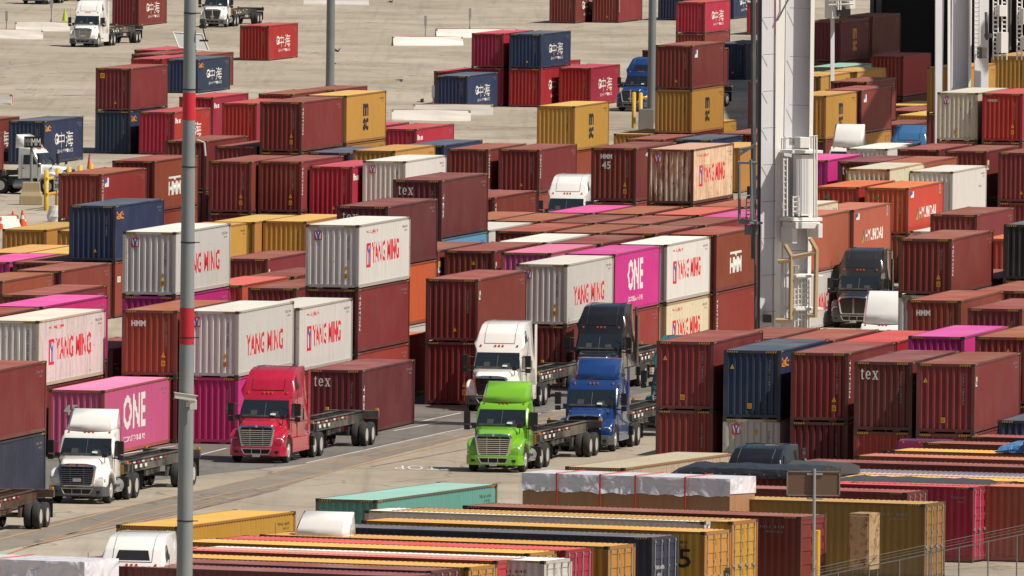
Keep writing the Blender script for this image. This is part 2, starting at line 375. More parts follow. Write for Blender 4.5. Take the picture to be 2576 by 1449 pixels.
            D('number_marking', text_mesh('HDMU 5523'), WHT, t, 'S', L*.9, h*.86, L*.03, h*.22)
        elif q == 'gt': D('triangle_mark', flat('tri3', [([(-.5, -.5), (.5, -.5), (0, .5)], 0, 0)]), GRN, t, 'N', -.55, h*.80, .32, .26)
        elif q == 'sea': D('lettering', text_mesh('SeaCo', .02), ORL, t, 'S', L*.11, h*.82, L*.15, h*.14)
        elif q in ('vt', 'vt2'): D('lettering', text_mesh('TRITON' if q == 'vt' else 'TEX', .02), WHT, t, 'S', .55, h*(.62 if q == 'vt' else .55), h*(.55 if q == 'vt' else .42), .30, rot=-math.pi/2)
        elif q == 'bw': D('sticker', STK, [WHT, BLUL, WHT], t, 'S', 1.6, h*.80, 1.1, .50)
        elif q == 'bw2': D('sticker', STK, [WHT, HAZY, BLUL], t, 'S', .6, h*.74, .4, .40)
        elif q == 'bst': D('notice', STK, [WHT, HAZY, BLUL], t, 'S', .7, h*.72, .8, .55)
        elif q == 'wst': D('sticker', SQ, [WHT, GREYL], t, 'S', 1.1, h*.68, .8, .30)
        elif q == 'yst': D('lettering', text_mesh('TG', .02), YEL, t, 'S', .8, h*.70, 1.0, .35)
        elif q == 'ost': D('paint_stripe', flat('bar2', [(rect(-.5, -.5, .5, .5), 0, 0)]), weathered('orange_stripe', (.6, .12, .03)), t, 'S', L*.46, h*.40, .9, h*.5)
        elif q == 'lab': D('warning_triangle', TRI, [YEL, BLKL], t, 'N', .15, h*.20, .17, .18)
        elif q == 'lab2': D('warning_triangle', TRI, [YEL, BLKL], t, 'N', .62, h*.33, .20, .22); D('warning_plate', SQ, [YEL, BLKL], t, 'N', .62, h*.20, .18, .24)
        elif q == 'labT': D('warning_triangle', TRI, [YEL, BLKL], t, 'N', -.85 if hk == 'h' and 'vn' in g else .2, h*.80 if 'vn' not in g else h*.76, .18, .2); D('warning_plate', SQ, [YEL, BLKL], t, 'N', -.1, h*.19, .18, .22)
        elif q == 'sq': D('warning_plate', SQ, [YEL, BLKL], t, 'N', -.75, h*.82, .30, .34)
        elif q == 'wl': D('notice', text_mesh('HAMBURG'), WHT, t, 'N', -.6, h*.85, .6, .16)
        elif q == '45k': D('size_number', text_mesh('45', .01), BLKL, t, 'S', L-1.15, h*.66, 1.2, h*.24)
        elif q == 'msd': D('lettering', text_mesh('m', .04), BLKL, t, 'F', .85, h*.47, .5, .30, off=.02); D('lettering', text_mesh('sc', .04), BLKL, t, 'F', .85, h*.34, .5, .3, off=.02)
        elif q == 'drt': D('lettering', text_mesh('CARU 64556'), WHT, t, 'F', -.55, h*.62, .8, .14, off=.02); D('small_lettering', text_mesh('45G1'), WHT, t, 'F', -.6, h*.53, .35, .12, off=.02)
        elif q == 'ymd': D('line_emblem', EMB, [REDL, WHT, BLUL], t, 'F', .75, h*.47, .6, .55, off=.02)
        elif q == 'reef':
            b = MB(); b.box(-.98, .98, -.0, .03, h*.12, h*.80); p = obj('machinery_panel', b.mesh('machinery_panel', bevel=.01), mat('reefer_panel', (.36, .35, .37), .5), t)
            for a, k_ in ((-.45, YEL), (0, REDL), (.45, YEL)): D('warning_plate', SQ, [k_, WHT], t, 'N', a, h*.70, .2, .22, off=.03)
            D('small_lettering', text_mesh('MCA 40'), BLKL, t, 'S', L*.82, h*.62, L*.1, .12)
    return t
STACKS = """-34.84;1493.9;10.64;12.192;ma|h|cn|maroon container with white characters on the ground behind the top left white truck
4.34;1521.54;10.64;12.192;ma|h|cn|faded maroon container with white characters, left of two at the top edge
8.28;1525.65;10.64;12.192;ma|h|vt+lab|maroon container with a vertical white mark, right of two at the top edge
-21.49;1377.92;10.64;12.192;rd|h|cn|lone crimson container with white characters standing far out on the concrete
14.38;1537.89;10.64;12.192;nv|h||dark navy container at the top edge behind the far crimson one
14.51;1379.25;10.64;12.192;ma|s||maroon container underneath the far crimson one at the top edge;rd|s|cn|crimson container with white characters high at the top edge beside the crane leg
19.07;1545.56;10.64;12.192;nv|h|cn|navy container with white characters partly hidden at the top beside the crane leg
21.83;1484.86;10.64;12.192;rd|h||sliver of crimson container just left of the crane leg at the top
17.31;1334.38;10.64;12.192;nv|h|lab|blue container on the ground between the maroon and yellow stack and the crane leg
10.42;1090.05;10.64;12.192;ma|h||;ye|h|msc|yellow container underneath a maroon one, left of the crane leg;ma|h|bw+lab|maroon container with a blue and white sticker on top of a yellow one
2.67;1060.21;10.64;12.192;br|s||;ye|h|msc|yellow container with black mark standing alone in front of the far blue truck
-2.02;1251.28;10.64;12.192;rd|h||crimson container at the foot of the far stack left of the navy one;rd|s||crimson container on top of another one, left of the far navy one
0.8;1250.52;10.64;12.192;rd|h|cn|crimson container with white characters underneath a navy one;nv|s|cn+lab|navy container with white characters on top of a crimson one
-4.66;1239.31;10.64;12.192;nv|s|cn|navy container with white characters low beside the far crimson stack
-4.83;1251.88;10.64;12.192;rd|s||crimson container mostly hidden behind the low navy one near the barriers
4.56;1254.56;10.64;12.192;rd|h|cn|crimson container with white characters just left of the far blue truck
1.65;1278.91;10.64;12.192;rd|s||dull red roof edge of the farthest container behind the crimson one by the blue truck
1.87;1264.68;10.64;12.192;rd|s||crimson roof showing between the crimson containers left of the blue truck
-25.41;1278.57;10.64;12.192;nv|s|cn+sea|navy container with orange and white marks behind the tall foreground pole
-28.19;1279.45;10.64;12.192;rd|s||crimson roof of the nearest of three low containers left of the pole near the truck
-28.46;1292.99;10.64;12.192;ma|s||maroon roof squeezed between two crimson roofs left of the pole
-25.38;1291.38;10.64;12.192;ma|s||maroon roof right of the pole behind the navy container
-28.56;1306.57;10.64;12.192;rd|s||farthest crimson roof under the white panel hung on the pole
-27.11;1128.66;10.64;12.192;nv|h|sea|navy container with orange mark underneath a maroon one at upper left;ma|h|lab+sq|maroon container on top of a navy one at upper left
-32.22;1103.96;10.64;12.192;nv|h|cn+sea|navy container with orange and white marks on the ground at the left edge
-36.44;1102.19;10.64;12.192;ma|h|cn|maroon container behind the navy one at the left edge
-36.41;1067.47;10.64;12.192;ma|h||maroon container cut by the left edge in front of another maroon one
-24.12;1127.61;10.64;12.192;rd|h|cn+hl|crimson container with white marks crossed by the red band of the pole
-22.17;1164.68;10.64;12.192;rd|h|hl|crimson container half hidden right of the red band of the pole
-18.92;1150.71;10.64;12.192;rd|h||crimson container end left of the big maroon one with a white vertical word
-16.79;1175.01;10.64;12.192;ma|h||faded maroon roof behind the big maroon and yellow pair, left part
-13.98;1186.95;10.64;12.192;ma|h||faded maroon roof behind the big maroon and yellow pair, ending at the far lamp pole
-13.4;959.88;10.64;12.192;br|s||;ma|h||;ma|h|vt+lab2|big maroon container with a vertical white word left of the yellow one
-11.08;985.45;10.64;12.192;br|s||;ye|s||yellow container just showing under the yellow one with black letters;ye|h|msc|yellow container with black stacked letters standing high behind the big maroon one
-7.12;1018.03;10.64;12.192;br|s||;rd|s|hl|crimson container right of the high yellow one near the long barriers
-9.92;1020.37;10.64;12.192;br|s||;rd|s||red roof edge directly behind the crimson container near the barriers
-5.3;986.18;10.64;12.192;br|s||;nv|s||blue grey roofed container between the barriers and the maroon row
-7.98;955.1;10.64;12.192;ma|h||;ye|h||yellow roofed container between two blue grey roofs
-10.6;960.38;10.64;12.192;br|s||;nv|h||blue grey roofed container behind the white one with a red and blue emblem
-15.83;932.86;10.64;12.192;ma|h||;ma|h|lab2|maroon container right of the pole, left one of a pair with yellow roofs in front
-13.06;933.79;10.64;12.192;ma|h||;ma|h|vt+lab2|maroon container with a white vertical word, right one of the pair above the yellow roofs
-10.21;935.23;10.64;12.192;br|s||;rd|h|lab+hl|bright red container with white marks left of the white one with an emblem
-7.25;936.44;10.64;12.192;ma|h||;wh|h|ymn|greyish white container with a small red and blue emblem behind the upper maroon one
-2.68;979.46;10.64;12.192;br|s||;ma|s|vt|maroon container with vertical white word right of the whitish one, first of two
0.33;979.73;10.64;12.192;br|s||;ma|s|vt+lab|maroon container with vertical white word behind the white truck roof
5.35;890.07;10.64;12.192;br|s||;br|s||;ma|h|hmm45+lab2|maroon container numbered 45 left of the rusty one
8.18;869.08;10.64;12.192;ma|h||;ma|h||dark red roof edge directly under the rusty container;ru|h|ym|rust streaked cream container with faded red lettering
-24.08;927.39;10.64;12.192;br|s||;br|s|bw+vt+lab|reddish brown container with a blue and white sticker behind the yellow bollards
-21.43;941.36;10.64;12.192;br|s||;br|h|hmms|reddish brown container with a big white emblem cut by the pole
-19.03;969.31;10.64;12.192;ma|h||;ma|h||dark maroon container behind the emblem one, right of the pole
-15.98;960.55;10.64;12.192;ma|h||;ma|h||low maroon roof behind the big maroon container, upper one
-18.03;906.56;10.64;12.192;ye|h||yellow container right behind the white one crossed by the pole
-15.41;919.32;10.64;12.192;ye|h||yellow roofed container between two other yellow ones
-12.58;921.01;10.64;12.192;ye|h|lab|dirty yellow container with ribs facing front left of the white one with the lettering
-26.45;904.04;10.64;12.192;ye|h|lab|yellow container with ribs facing front at the far left edge
-23.43;902.87;10.64;12.192;ye|h||yellow container tucked behind the navy one at far left
-26.62;870.2;10.64;12.192;ye|h||flat yellow roof at the left edge behind the magenta roof
-24.18;869.67;10.64;12.192;ye|h||flat yellow roof touching the left of the tall navy container
-27.05;857.56;10.64;12.192;mg|h||magenta roof at the left edge below the yellow roofs
-24.48;857.26;10.64;12.192;ma|h|lab|maroon container with hazard stripes left of the tall navy one
-24.05;846.2;10.64;12.192;ma|h||maroon container with fine ribbed side below the tall navy one
-26.62;832.06;10.64;12.192;br|h||reddish brown container at the left edge above the long maroon one
-23.84;815.23;10.64;13.716;ma|h||long maroon container above the magenta roof at the left edge
-21.63;858.72;10.64;12.192;br|h|wst|reddish brown container with a white sticker carrying the tall navy one;nv|h|sea+lab|navy container with orange lettering high up at left
-21.72;729.93;10.64;13.716;ma|h||;mg|h||long magenta roof behind the rust stained white container
-24.07;717.06;10.64;12.192;ma|h||;br|h||reddish brown roof touching the back of the rust stained white container
-21.45;714.78;10.64;13.716;ma|h||maroon container underneath the rust stained white one;ws|h|ym+lab|rust stained white container with red lettering at the left edge
-22.27;664;10.64;12.192;nf|h||dusty blue container at lower left beneath the brown one;ma|h||brownish maroon container at lower left on top of a blue one
-18.58;713.64;10.64;13.716;mp|h|one+45|faded pink container with tall white letters behind the white truck at lower left
-15.78;727.13;10.64;12.192;ma|h||maroon container in deep shade underneath the red brown one left of the pole;br|h|hmme+lab2|red brown container with small white letters on its end just left of the pole
-16.33;750.16;10.64;12.192;br|s||;mg|h||magenta container under the highest white container crossed by the pole;wh|h|ym2+lab2|highest white container crossed by the pole, its red lettering half hidden
-13.09;726.91;10.64;12.192;mg|h||magenta container on the ground right of the pole;wh|h|ym2+lab2|white container with large red lettering above the magenta one by the pole
-10.61;738.9;10.64;12.192;ma|s||maroon container beneath the white one above the red truck;wh|h|ym|white container with red lettering directly above the red truck cab
-8.13;752.93;10.64;12.192;br|h||red brown container on the ground behind the low maroon one;ma|h|vt|maroon container with vertical white word beneath the white one left of centre;wh|h|ym+lab2|white container with emblem and red lettering left of centre standing three high
-7.76;735.79;10.64;12.192;mt|h|tex+vt2|maroon container with a short white word on the ground behind the red truck
-2.76;765.93;10.64;12.192;ma|h|lab2|lower of two stacked maroon containers behind the white sleeper truck;ma|h|lab+bw2|upper of two stacked maroon containers behind the white sleeper truck
-7.38;765.25;10.64;12.192;og|h||orange roofed container in the dark gap left of the two stacked maroon ones
-7.01;777.87;10.64;12.192;wh|h||white container low down seen in the gap beneath the orange red one;og|h||orange red container seen in the gap beneath a maroon container;mt|h|tex|lower white worded maroon container partly hidden by the white container in front
-4.68;816.01;10.64;12.192;ma|h||;lb|h||light blue container beneath the highest maroon one;mt|h|tex+vt2|highest container with a short white word near the centre of the picture
-14.63;830.12;10.64;12.192;rc|h||coral red roof between the two white containers left of centre
-13.89;865.27;10.64;12.192;ma|h|bw2|maroon container below the dirty yellow one left of centre
-12.2;842.15;10.64;12.192;ma|h||maroon roof behind the coral red roof
-11.89;826.87;10.64;12.192;ma|h|lab|maroon container with ribs facing front just above the white lettered row
-19.24;755.5;10.64;12.192;ma|h|yst|maroon container with yellow letters seen in the gap left of the red brown one
1.39;785.22;10.64;12.192;ma|h||maroon container on the ground between the white and the black truck;wh|h|ym2+lab2|white container with large red lettering beside the magenta lettered container
3.73;798.98;10.64;12.192;br|h|ost|red brown container with an orange stripe beneath the magenta lettered one;mg|h|one|magenta container with tall white letters in the middle of the picture
6.32;812.23;10.64;12.192;cr|h|ym|cream container with red lettering at the bottom of its pair beside the crane;wh|h|ym+lab|white container with red lettering on top of the cream one
8.91;826.44;10.64;12.192;br|h|vt|red brown container with vertical white word left of the crane foot;br|h|hmms|red brown container with large white emblem left of the crane leg
-2.06;801.45;10.64;12.192;ma|h||;ma|h|bw2+labT|maroon container with a yellow plate on its end, left of the light magenta roof
0.66;799.65;10.64;12.192;ma|h||;mp|h||light pink roof with ribs showing in front behind the white lettered container
3.09;812.62;10.64;12.192;ma|h||;ma|h||maroon roof just behind the magenta lettered container
5.87;827.19;10.64;12.192;ma|h||;ma|h||maroon roof touching the top left of the white emblem container
8.47;839.65;10.64;12.192;ma|h||;ma|h||maroon roof right behind the white emblem container near the crane
-4.79;801.19;10.64;12.192;ma|h||;ma|h|bst|maroon container with a blue and white notice left of the central block
0.43;813.71;10.64;12.192;ma|h||;wh|h||long white roof in the middle of the red roofs, front one
3.11;827.47;10.64;12.192;ma|h||;br|h||brown red roof right behind the long white roof
5.68;840.8;10.64;12.192;ma|h||;ma|h||dull red roof in the third row of the central block
8.33;854.57;10.64;12.192;ma|h||;rc|h||coral red roof below the rusty container
10.78;867.19;10.64;12.192;ma|h||;br|h||brown roof at the right end below the rusty container
0.35;828.32;10.64;12.192;ma|h||;br|h||brown red roof with dark ribs below, left front of the central block
2.93;841.4;10.64;12.192;ma|h||;ma|h||maroon roof in the middle of the central block
5.43;855.15;10.64;12.192;ma|h||;br|h||brown roof below the container numbered 45
-2.39;829.16;10.64;12.192;ma|h||;wh|h||white topped container in the gap beside the highest maroon one
0.21;842.87;10.64;12.192;ma|h||;br|h||brown roof left of the white truck roof in the central block
2.88;855.85;10.64;12.192;ma|h||;mg|h||bright magenta roof right below the white truck cab
10.77;851.81;10.64;12.192;ma|h||;mg|h||magenta roof edge peeping out beside the crane leg
-2.1;844.46;10.64;12.192;ma|h||;br|h||brown roof between the small maroon container and the white topped one
-2.17;877.84;10.64;12.192;ma|h||;ma|h|vt|small looking maroon container left of the white truck cab
11.54;1078.38;10.64;12.192;nv|h||grey blue roof in front of the yellow and maroon stack
8.47;1077.95;10.64;12.192;ma|h||maroon roof left of the grey blue one below the yellow container
14.61;1092.34;10.64;12.192;ma|h||maroon roof between the yellow container foot and the crane leg
7.73;1089.1;10.64;12.192;ye|h||yellow container with low ribs right of the free standing yellow one
13.23;1062.25;10.64;12.192;ye|h||yellow roof just right of the rusty container
11.56;1112.29;10.64;12.192;ye|h||yellow container on the ground right of the tall yellow and maroon stack
16.79;1111.92;10.64;12.192;ma|h||;ma|h||sliver of dark maroon container against the crane leg
21.81;1176.53;10.64;12.192;ma|h||;br|s||;ma|h|mscy+lab2|dark maroon container with yellow letters at upper right
24.37;1192.39;10.64;12.192;ma|h||;br|s||;ma|h||dark maroon container in shade right of the one with yellow letters
21.5;1151.68;10.64;12.192;ma|h||;tl|h||pale green roof below the dark maroon container at upper right
22.22;1140.22;10.64;12.192;ma|h||;ye|h||yellow container right behind the upper yellow pair at upper right
19.5;1127.42;10.64;12.192;ma|h||;ye|h||yellow container against the crane leg below the pale green roof
22.34;1114.65;10.64;12.192;ma|h||;ma|h||dark maroon container with white tick marks on its end at upper right
21.57;1093.32;10.64;12.192;ye|h||yellow container beneath the maroon one with a blue sticker;ma|h|bw+lab|dark maroon container with a blue and white sticker right of the yellow one
18.98;1079.61;10.64;12.192;ma|h||;ye|h|msc|yellow container with black letters just right of the crane leg
26.37;1182.83;10.64;12.192;ma|h||;rc|h||faded red container half in shade at upper right
27.08;1162.43;10.64;12.192;ye|h||yellow roofed container below the faded red one
27.33;1138.51;10.64;12.192;ye|h||lower yellow roofed container left of the cream one with an emblem
25.12;1116.15;10.64;12.192;ma|h||maroon roof behind the blue truck roof
26.65;1149.66;10.64;12.192;ma|h||maroon roof strip between the faded red container and the yellow roofs
26.96;1041.18;10.64;12.192;ma|h||;ma|h||;ye|h|msc|yellow container with black letters behind the second crane leg
31.8;1071.68;10.64;12.192;ma|h||;ma|h||;ye|h||brownish yellow container in shade at the upper right edge
26.43;994.72;10.64;12.192;ma|h||;br|s||;cs|h|ymn+labT|stained cream container with small emblem at the right, top of its stack
29.09;994.02;10.64;12.192;ma|h||;br|s||;rd|h|wl+lab2|bright red container with a white plate at the right edge
20.94;988.52;10.64;12.192;br|s||;wh|s||dirty white roofed container behind the magenta one right of the crane
23.47;967.88;10.64;12.192;ma|h||;ma|h||maroon roofed container right of the dirty white roof
26.18;965.82;10.64;12.192;ma|h||maroon container under the one with the small notice at right;ma|h|bst|maroon container with a small blue and white notice on its side
29.2;963.73;10.64;12.192;ma|h||lower maroon container at the right edge;ma|h|lab|upper maroon container at the right edge with a yellow plate
16.62;946.19;10.64;12.192;ma|h||;mg|h||magenta container just right of the crane cabin
19.55;944.13;10.64;12.192;ma|h||;mt|h|tex|maroon container with a white word partly hidden right of the magenta one
21.98;943.52;10.64;12.192;ma|h||;br|h||brown roofed container behind the white reefer
19.8;931.46;10.64;12.192;ma|h||;cr|h||cream container with ribs left of the white reefer
23.49;937.74;10.64;12.192;ma|s||maroon container beneath the white refrigerated one;wh|h|reef|white refrigerated container with sunken grey end panel
22.7;858.96;10.64;12.192;ma|h||;ma|h||maroon container right of the white refrigerated one
23.03;915.71;10.64;12.192;wh|h||whitish roof strip behind the tall dark maroon container
20.56;918.27;10.64;12.192;br|s||;og|s|hy+gt|bright orange container with white lettering and a green triangle, upper right one
17.85;919.05;10.64;12.192;br|s||;og|s|gt|orange container with green triangle left of the bright lettered one
16.83;882.23;10.64;12.192;br|s||;oc|s|hy|dull orange container with white lettering and a green triangle beside the crane
14.01;852.39;10.64;12.192;wh|h|ym2|white container with red letters low behind the black truck;oc|h|vt|plain brick coloured container touching the crane right side
13.72;866.57;10.64;12.192;ma|h||;cr|h||cream roof edge beside the crane cabin
18.81;760.27;10.64;12.192;br|s||;wh|h|ymn|sliver of white container beneath the tall dark maroon one;ma|s|vt+lab2|tall dark maroon container right of the grey truck
23.9;771.21;10.64;12.192;ma|h||;ma|h||;gn|s||very dark green grey container at the right edge
24.65;833.4;10.64;12.192;ma|h||;og|s||orange container sliver behind the dark maroon one at right
21.27;773.2;10.64;12.192;ma|h||;ma|h||maroon roof right of the tall dark maroon container
22.28;759.04;10.64;12.192;ma|h||;ma|h||maroon roof behind the brown roof at the right
18.92;747.21;10.64;12.192;ma|h||;br|h|hmme|brown roofed container with small grey letters on a dark end
21.39;738.52;10.64;12.192;ma|h||;ma|h||maroon roofed container with a black looking end at the right edge
7.3;700.63;10.64;12.192;ma|h|lab2|lower maroon container at the left end of the right hand row;ma|h|labT+vn|tall red maroon container at the left end of the right hand row
10.11;699.87;10.64;12.192;wh|s|ymn+labT|white container with emblem beneath the navy one at right;nv|h|sea+labT+vn|navy container with orange lettering in the right hand row
12.91;698.03;10.64;12.192;ma|s||maroon container beneath the second red maroon one of the right row;ma|h|vt+lab2+vn|red maroon container between the navy one and the white worded one
15.4;690.05;10.64;12.192;br|s||brown container beneath the white worded one at right;mt|h|tex+vt2+vn|maroon container with a white word in the right hand row
17.95;688.9;10.64;12.192;ma|s||maroon container beneath the rightmost of the right row;ma|h|bw2+labT+vn|rightmost red maroon container of the right hand row
10.07;719.28;10.64;12.192;br|s||;ma|s||maroon roof behind the navy container near the crane foot
12.62;717.95;10.64;12.192;br|s||;br|s||light brown roof behind the second red maroon container
15.38;717.14;10.64;12.192;br|s||;rd|s||crimson roof left of the magenta container at right
18.23;715.77;10.64;12.192;br|s||;mg|h||magenta container with hazard stripes at right
20.9;708.55;10.64;12.192;ma|h||;br|h|labT|brown container right of the magenta one at the right edge
21.53;694.68;10.64;12.192;nv|h||grey blue roofed container at the right edge below the right row
-6.14;625.73;19.2;13.716;tl|h||pale turquoise container in the lower middle
3.31;651.9;18.8;13.716;cp|h||cream container roof with rusty edges behind the plastic wrapped crate
-13.15;605.8;19.6;12.192;yd|h||deep yellow container right of the pole at the bottom
-3.86;619.48;114;13.716;yd|h|dr|yellow container with doors at the far right end of the left rows, behind the white
-1.26;623.31;114;13.716;ma|h||longest maroon roof in front of the plastic wrapped crate
-4.88;619.28;114;13.716;wh|h|dr|white roofed container with grey ribs and white doors, in front of the maroon roof
-4.94;612.2;114;13.716;yd|h|dr+45k+msd|yellow container with a black 45 and doors, between the white and the navy rows
-6.89;608.08;114;13.716;nf|h|dr+drt|navy container with grey violet roof and doors among the foreground rows
-8.5;601.87;114;13.716;yd|h|dr+msd|yellow container with doors and black letters just below the navy foreground one
-10.03;598.99;114;13.716;rd|h|dr+drt|pinkish red roofed container with red doors among the foreground rows
-11.34;596.81;114;13.716;yd|h|dr|yellow roof between the pinkish red one and the lowest white one
-10.8;592.1;114;13.716;wh|h|dr+ymd|lowest white roofed container with emblem on its white doors
-12.46;591.86;114;13.716;rc|h||bright coral roof below the lowest white one in the foreground
-13.44;587.6;114;13.716;yd|h|dr|lowest yellow roof with yellow doors at the bottom
-14.73;585.14;114;13.716;mt|h|dr|dusty maroon roof with doors below the lowest yellow one
-15.47;581.58;114;13.716;mt|h||lowest dusty maroon roof at the bottom edge
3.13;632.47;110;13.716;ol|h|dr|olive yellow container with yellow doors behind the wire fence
6.31;648.1;110;13.716;ma|h|dr+wst|maroon container with doors at the lower right edge
2.66;640.8;110;13.716;ma|h|dr|maroon container with doors just above the olive yellow one
15.63;669.28;110;13.716;yd|h||highest yellow roof strip at lower right
14.12;664.74;110;13.716;oc|h||salmon roof strip under the highest yellow one at lower right
11.75;659.76;110;13.716;ma|h||broad maroon roof strip at lower right
10.39;653.19;110;13.716;nf|h||dark grey blue roof strip at lower right
12.99;650.64;110;13.716;wp|h||pale pinkish roof strip at lower right
13.2;647.92;110;13.716;yd|h||lower yellow roof strip right of the sign board
13.55;643.74;110;13.716;oc|h||lower salmon roof strip right of the sign board
17.11;675.85;110;13.716;ma|h|labT|maroon container above the yellow strip at the right edge
19.05;681.64;110;13.716;ma|h|labT|highest maroon container of the lower right rows
12.48;642.57;110;6.058;rd|h|dr+lab2|crimson container with pink doors at the lower right"""
for ln in STACKS.split('\n'):
    q = ln.split(';'); x, y, yaw, L = map(float, q[:4]); z = .012
    lv = [k.split('|') for k in q[4:]]
    vis = [bool(k[3]) for k in lv]
    for i, (c, hk, gfx, label) in enumerate(lv):
        if not label:
            up_ = next(k[3] for k in lv[i+1:] if k[3]); n_ = next(j for j in range(1, 9) if lv[i+j][3])
            label = ' '.join((('directly beneath the ' if n_ == 1 else 'two levels beneath the ')+up_).split()[:16])
        container(x, y, yaw, L, z, c, hk, gfx, label); z += 2.896 if hk == 'h' else 2.591
# ---------------------------------------------------------------- ground
def ground_mat(name, base, dark, light, sc=1.0, crack=.5, rough=.9):
    m = mat(name, base, rough); nt = m.node_tree; L = nt.links; b = nt.nodes['Principled BSDF']
    tc = N(nt, 'ShaderNodeTexCoord')
    def nz(scale3, s, det=5, rg=.6):
        mp = N(nt, 'ShaderNodeMapping'); mp.inputs['Rotation'].default_value = (0, 0, YAW); mp.inputs['Scale'].default_value = scale3
        L.new(tc.outputs['Object'], mp.inputs[0]); n = N(nt, 'ShaderNodeTexNoise'); n.inputs['Scale'].default_value = s
        n.inputs['Detail'].default_value = det; n.inputs['Roughness'].default_value = rg; L.new(mp.outputs[0], n.inputs[0]); return n.outputs[0], mp
    def rmp(src, a, c, va=0, vc=1):
        r = N(nt, 'ShaderNodeMapRange'); r.inputs[1].default_value = a; r.inputs[2].default_value = c; r.inputs[3].default_value = va; r.inputs[4].default_value = vc
        L.new(src, r.inputs[0]); return r.outputs[0]
    def mix(f, A, B_):
        x = N(nt, 'ShaderNodeMix', data_type='RGBA'); L.new(f, x.inputs[0])
        for s, v in ((6, A), (7, B_)):
            if isinstance(v, tuple): x.inputs[s].default_value = (*v, 1)
            else: L.new(v, x.inputs[s])
        return x.outputs[2]
    c = mix(rmp(nz((1, .6, 1), .03*sc)[0], .40, .60), base, light)
    c = mix(rmp(nz((.5, .32, 1), .22*sc, 6, .65)[0], .46, .68, 0, .6), c, dark)
    c = mix(rmp(nz((1, .03, 1), .9*sc, 5)[0], .52, .70, 0, .32), c, dark)
    c = mix(rmp(nz((1, .25, 1), .9*sc, 6, .7)[0], .55, .75, 0, .45), c, light)
    c = mix(rmp(nz((1, 1, 1), 6, 4, .7)[0], .55, .75, 0, .3), c, dark)
    v = N(nt, 'ShaderNodeTexVoronoi', feature='DISTANCE_TO_EDGE'); v.inputs['Scale'].default_value = .11
    o, mp = nz((1, .55, 1), .3); 
    ad = N(nt, 'ShaderNodeMix', data_type='VECTOR'); ad.inputs[0].default_value = .12
    L.new(mp.outputs[0], ad.inputs[4]); nn = N(nt, 'ShaderNodeTexNoise'); nn.inputs['Scale'].default_value = .25; L.new(mp.outputs[0], nn.inputs[0])
    sc2 = N(nt, 'ShaderNodeVectorMath', operation='SCALE'); sc2.inputs[3].default_value = 40; L.new(nn.outputs[1], sc2.inputs[0]); L.new(sc2.outputs[0], ad.inputs[5])
    L.new(ad.outputs[1], v.inputs[0])
    c = mix(rmp(v.outputs[0], .0, .012, crack, 0), c, tuple(q*.35 for q in dark))
    bk = N(nt, 'ShaderNodeTexBrick'); bk.inputs['Scale'].default_value = 1; bk.inputs['Brick Width'].default_value = 9.5; bk.inputs['Row Height'].default_value = 6.1
    bk.inputs['Mortar Size'].default_value = .05; bk.inputs['Mortar Smooth'].default_value = .4; bk.offset = 0
    for i_, v_ in (('Color1', 0), ('Color2', 0), ('Mortar', 1)): bk.inputs[i_].default_value = (v_, v_, v_, 1)
    o2, mp2 = nz((1, 1, 1), .3); L.new(mp2.outputs[0], bk.inputs[0]); c = mix(rmp(bk.outputs[0], 0, 1, 0, .16), c, tuple(q*.5 for q in dark))
    c = mix(rmp(nz((2.4, .02, 1), .5, 5, .6)[0], .56, .70, 0, .22), c, tuple(q*.75 for q in dark))
    L.new(c, b.inputs['Base Color'])
    return m
def sheet(name, pts, z, m, kind='structure'):
    b = MB(); b.quad([(x, y, z) for x, y in pts]); return tag(obj(name, b.mesh(name), m), kind=kind)
CONC = ground_mat('yard_concrete', (.345, .293, .222), (.200, .166, .128), (.44, .385, .305))
ASPH = ground_mat('worn_asphalt', (.145, .130, .114), (.075, .07, .065), (.175, .165, .15), 2)
STRIP = ground_mat('rail_strip', (.215, .185, .15), (.15, .13, .11), (.26, .225, .18), 2)
sheet('ground', [(-2500, -200), (2500, -200), (2500, 8000), (-2500, 8000)], 0, CONC)
LW = weathered('road_paint_white', (.62,.60,.56), rust=0, stain=.5, dustamt=.5); LO = weathered('road_paint_orange', (.46,.25,.10), rust=0, dustamt=.4); LP = weathered('road_paint_red', (.26,.09,.10), rust=0, dustamt=.4)
sheet('asphalt_apron', [(-25.17,667.49), (-14.01,697.22), (-8.71,710.40), (-2.91,739.30), (0.28,753.91), (6.61,781.95), (6.90,818.59), (-7.50,815.09), (-19.09,812.27), (-28.70,759.75)], 0.004, ASPH)
sheet('crane_rail_strip', [(-21.52,631.02), (-15.28,661.08), (-10.40,683.46), (-7.13,707.00), (-1.83,736.97), (6.53,771.78), (6.61,781.95), (0.28,753.15), (-2.91,738.57), (-8.70,709.72), (-10.64,698.26), (-15.57,673.38), (-22.00,644.74)], 0.008, STRIP)
sheet('lane_marking', [(-20.15,647.39), (-15.64,673.39), (-15.50,673.37), (-20.02,647.36)], 0.012, LO)
sheet('lane_marking', [(-15.64,673.39), (-10.69,697.61), (-10.56,697.58), (-15.51,673.37)], 0.012, LO)
sheet('lane_marking', [(-10.69,697.61), (-2.09,737.67), (-1.96,737.65), (-10.56,697.58)], 0.012, LO)
sheet('lane_marking', [(-2.09,737.67), (6.50,776.64), (6.64,776.61), (-1.96,737.64)], 0.012, LO)
sheet('lane_marking', [(-19.52,636.88), (-15.48,666.43), (-15.34,666.41), (-19.38,636.86)], 0.012, LO)
sheet('lane_marking', [(-15.48,666.44), (-10.59,690.79), (-10.45,690.77), (-15.34,666.41)], 0.012, LO)
sheet('lane_marking', [(-10.55,688.55), (-1.97,733.32), (-1.84,733.30), (-10.41,688.52)], 0.012, LO)
sheet('lane_marking', [(-1.97,733.32), (6.47,773.40), (6.61,773.38), (-1.84,733.29)], 0.012, LO)
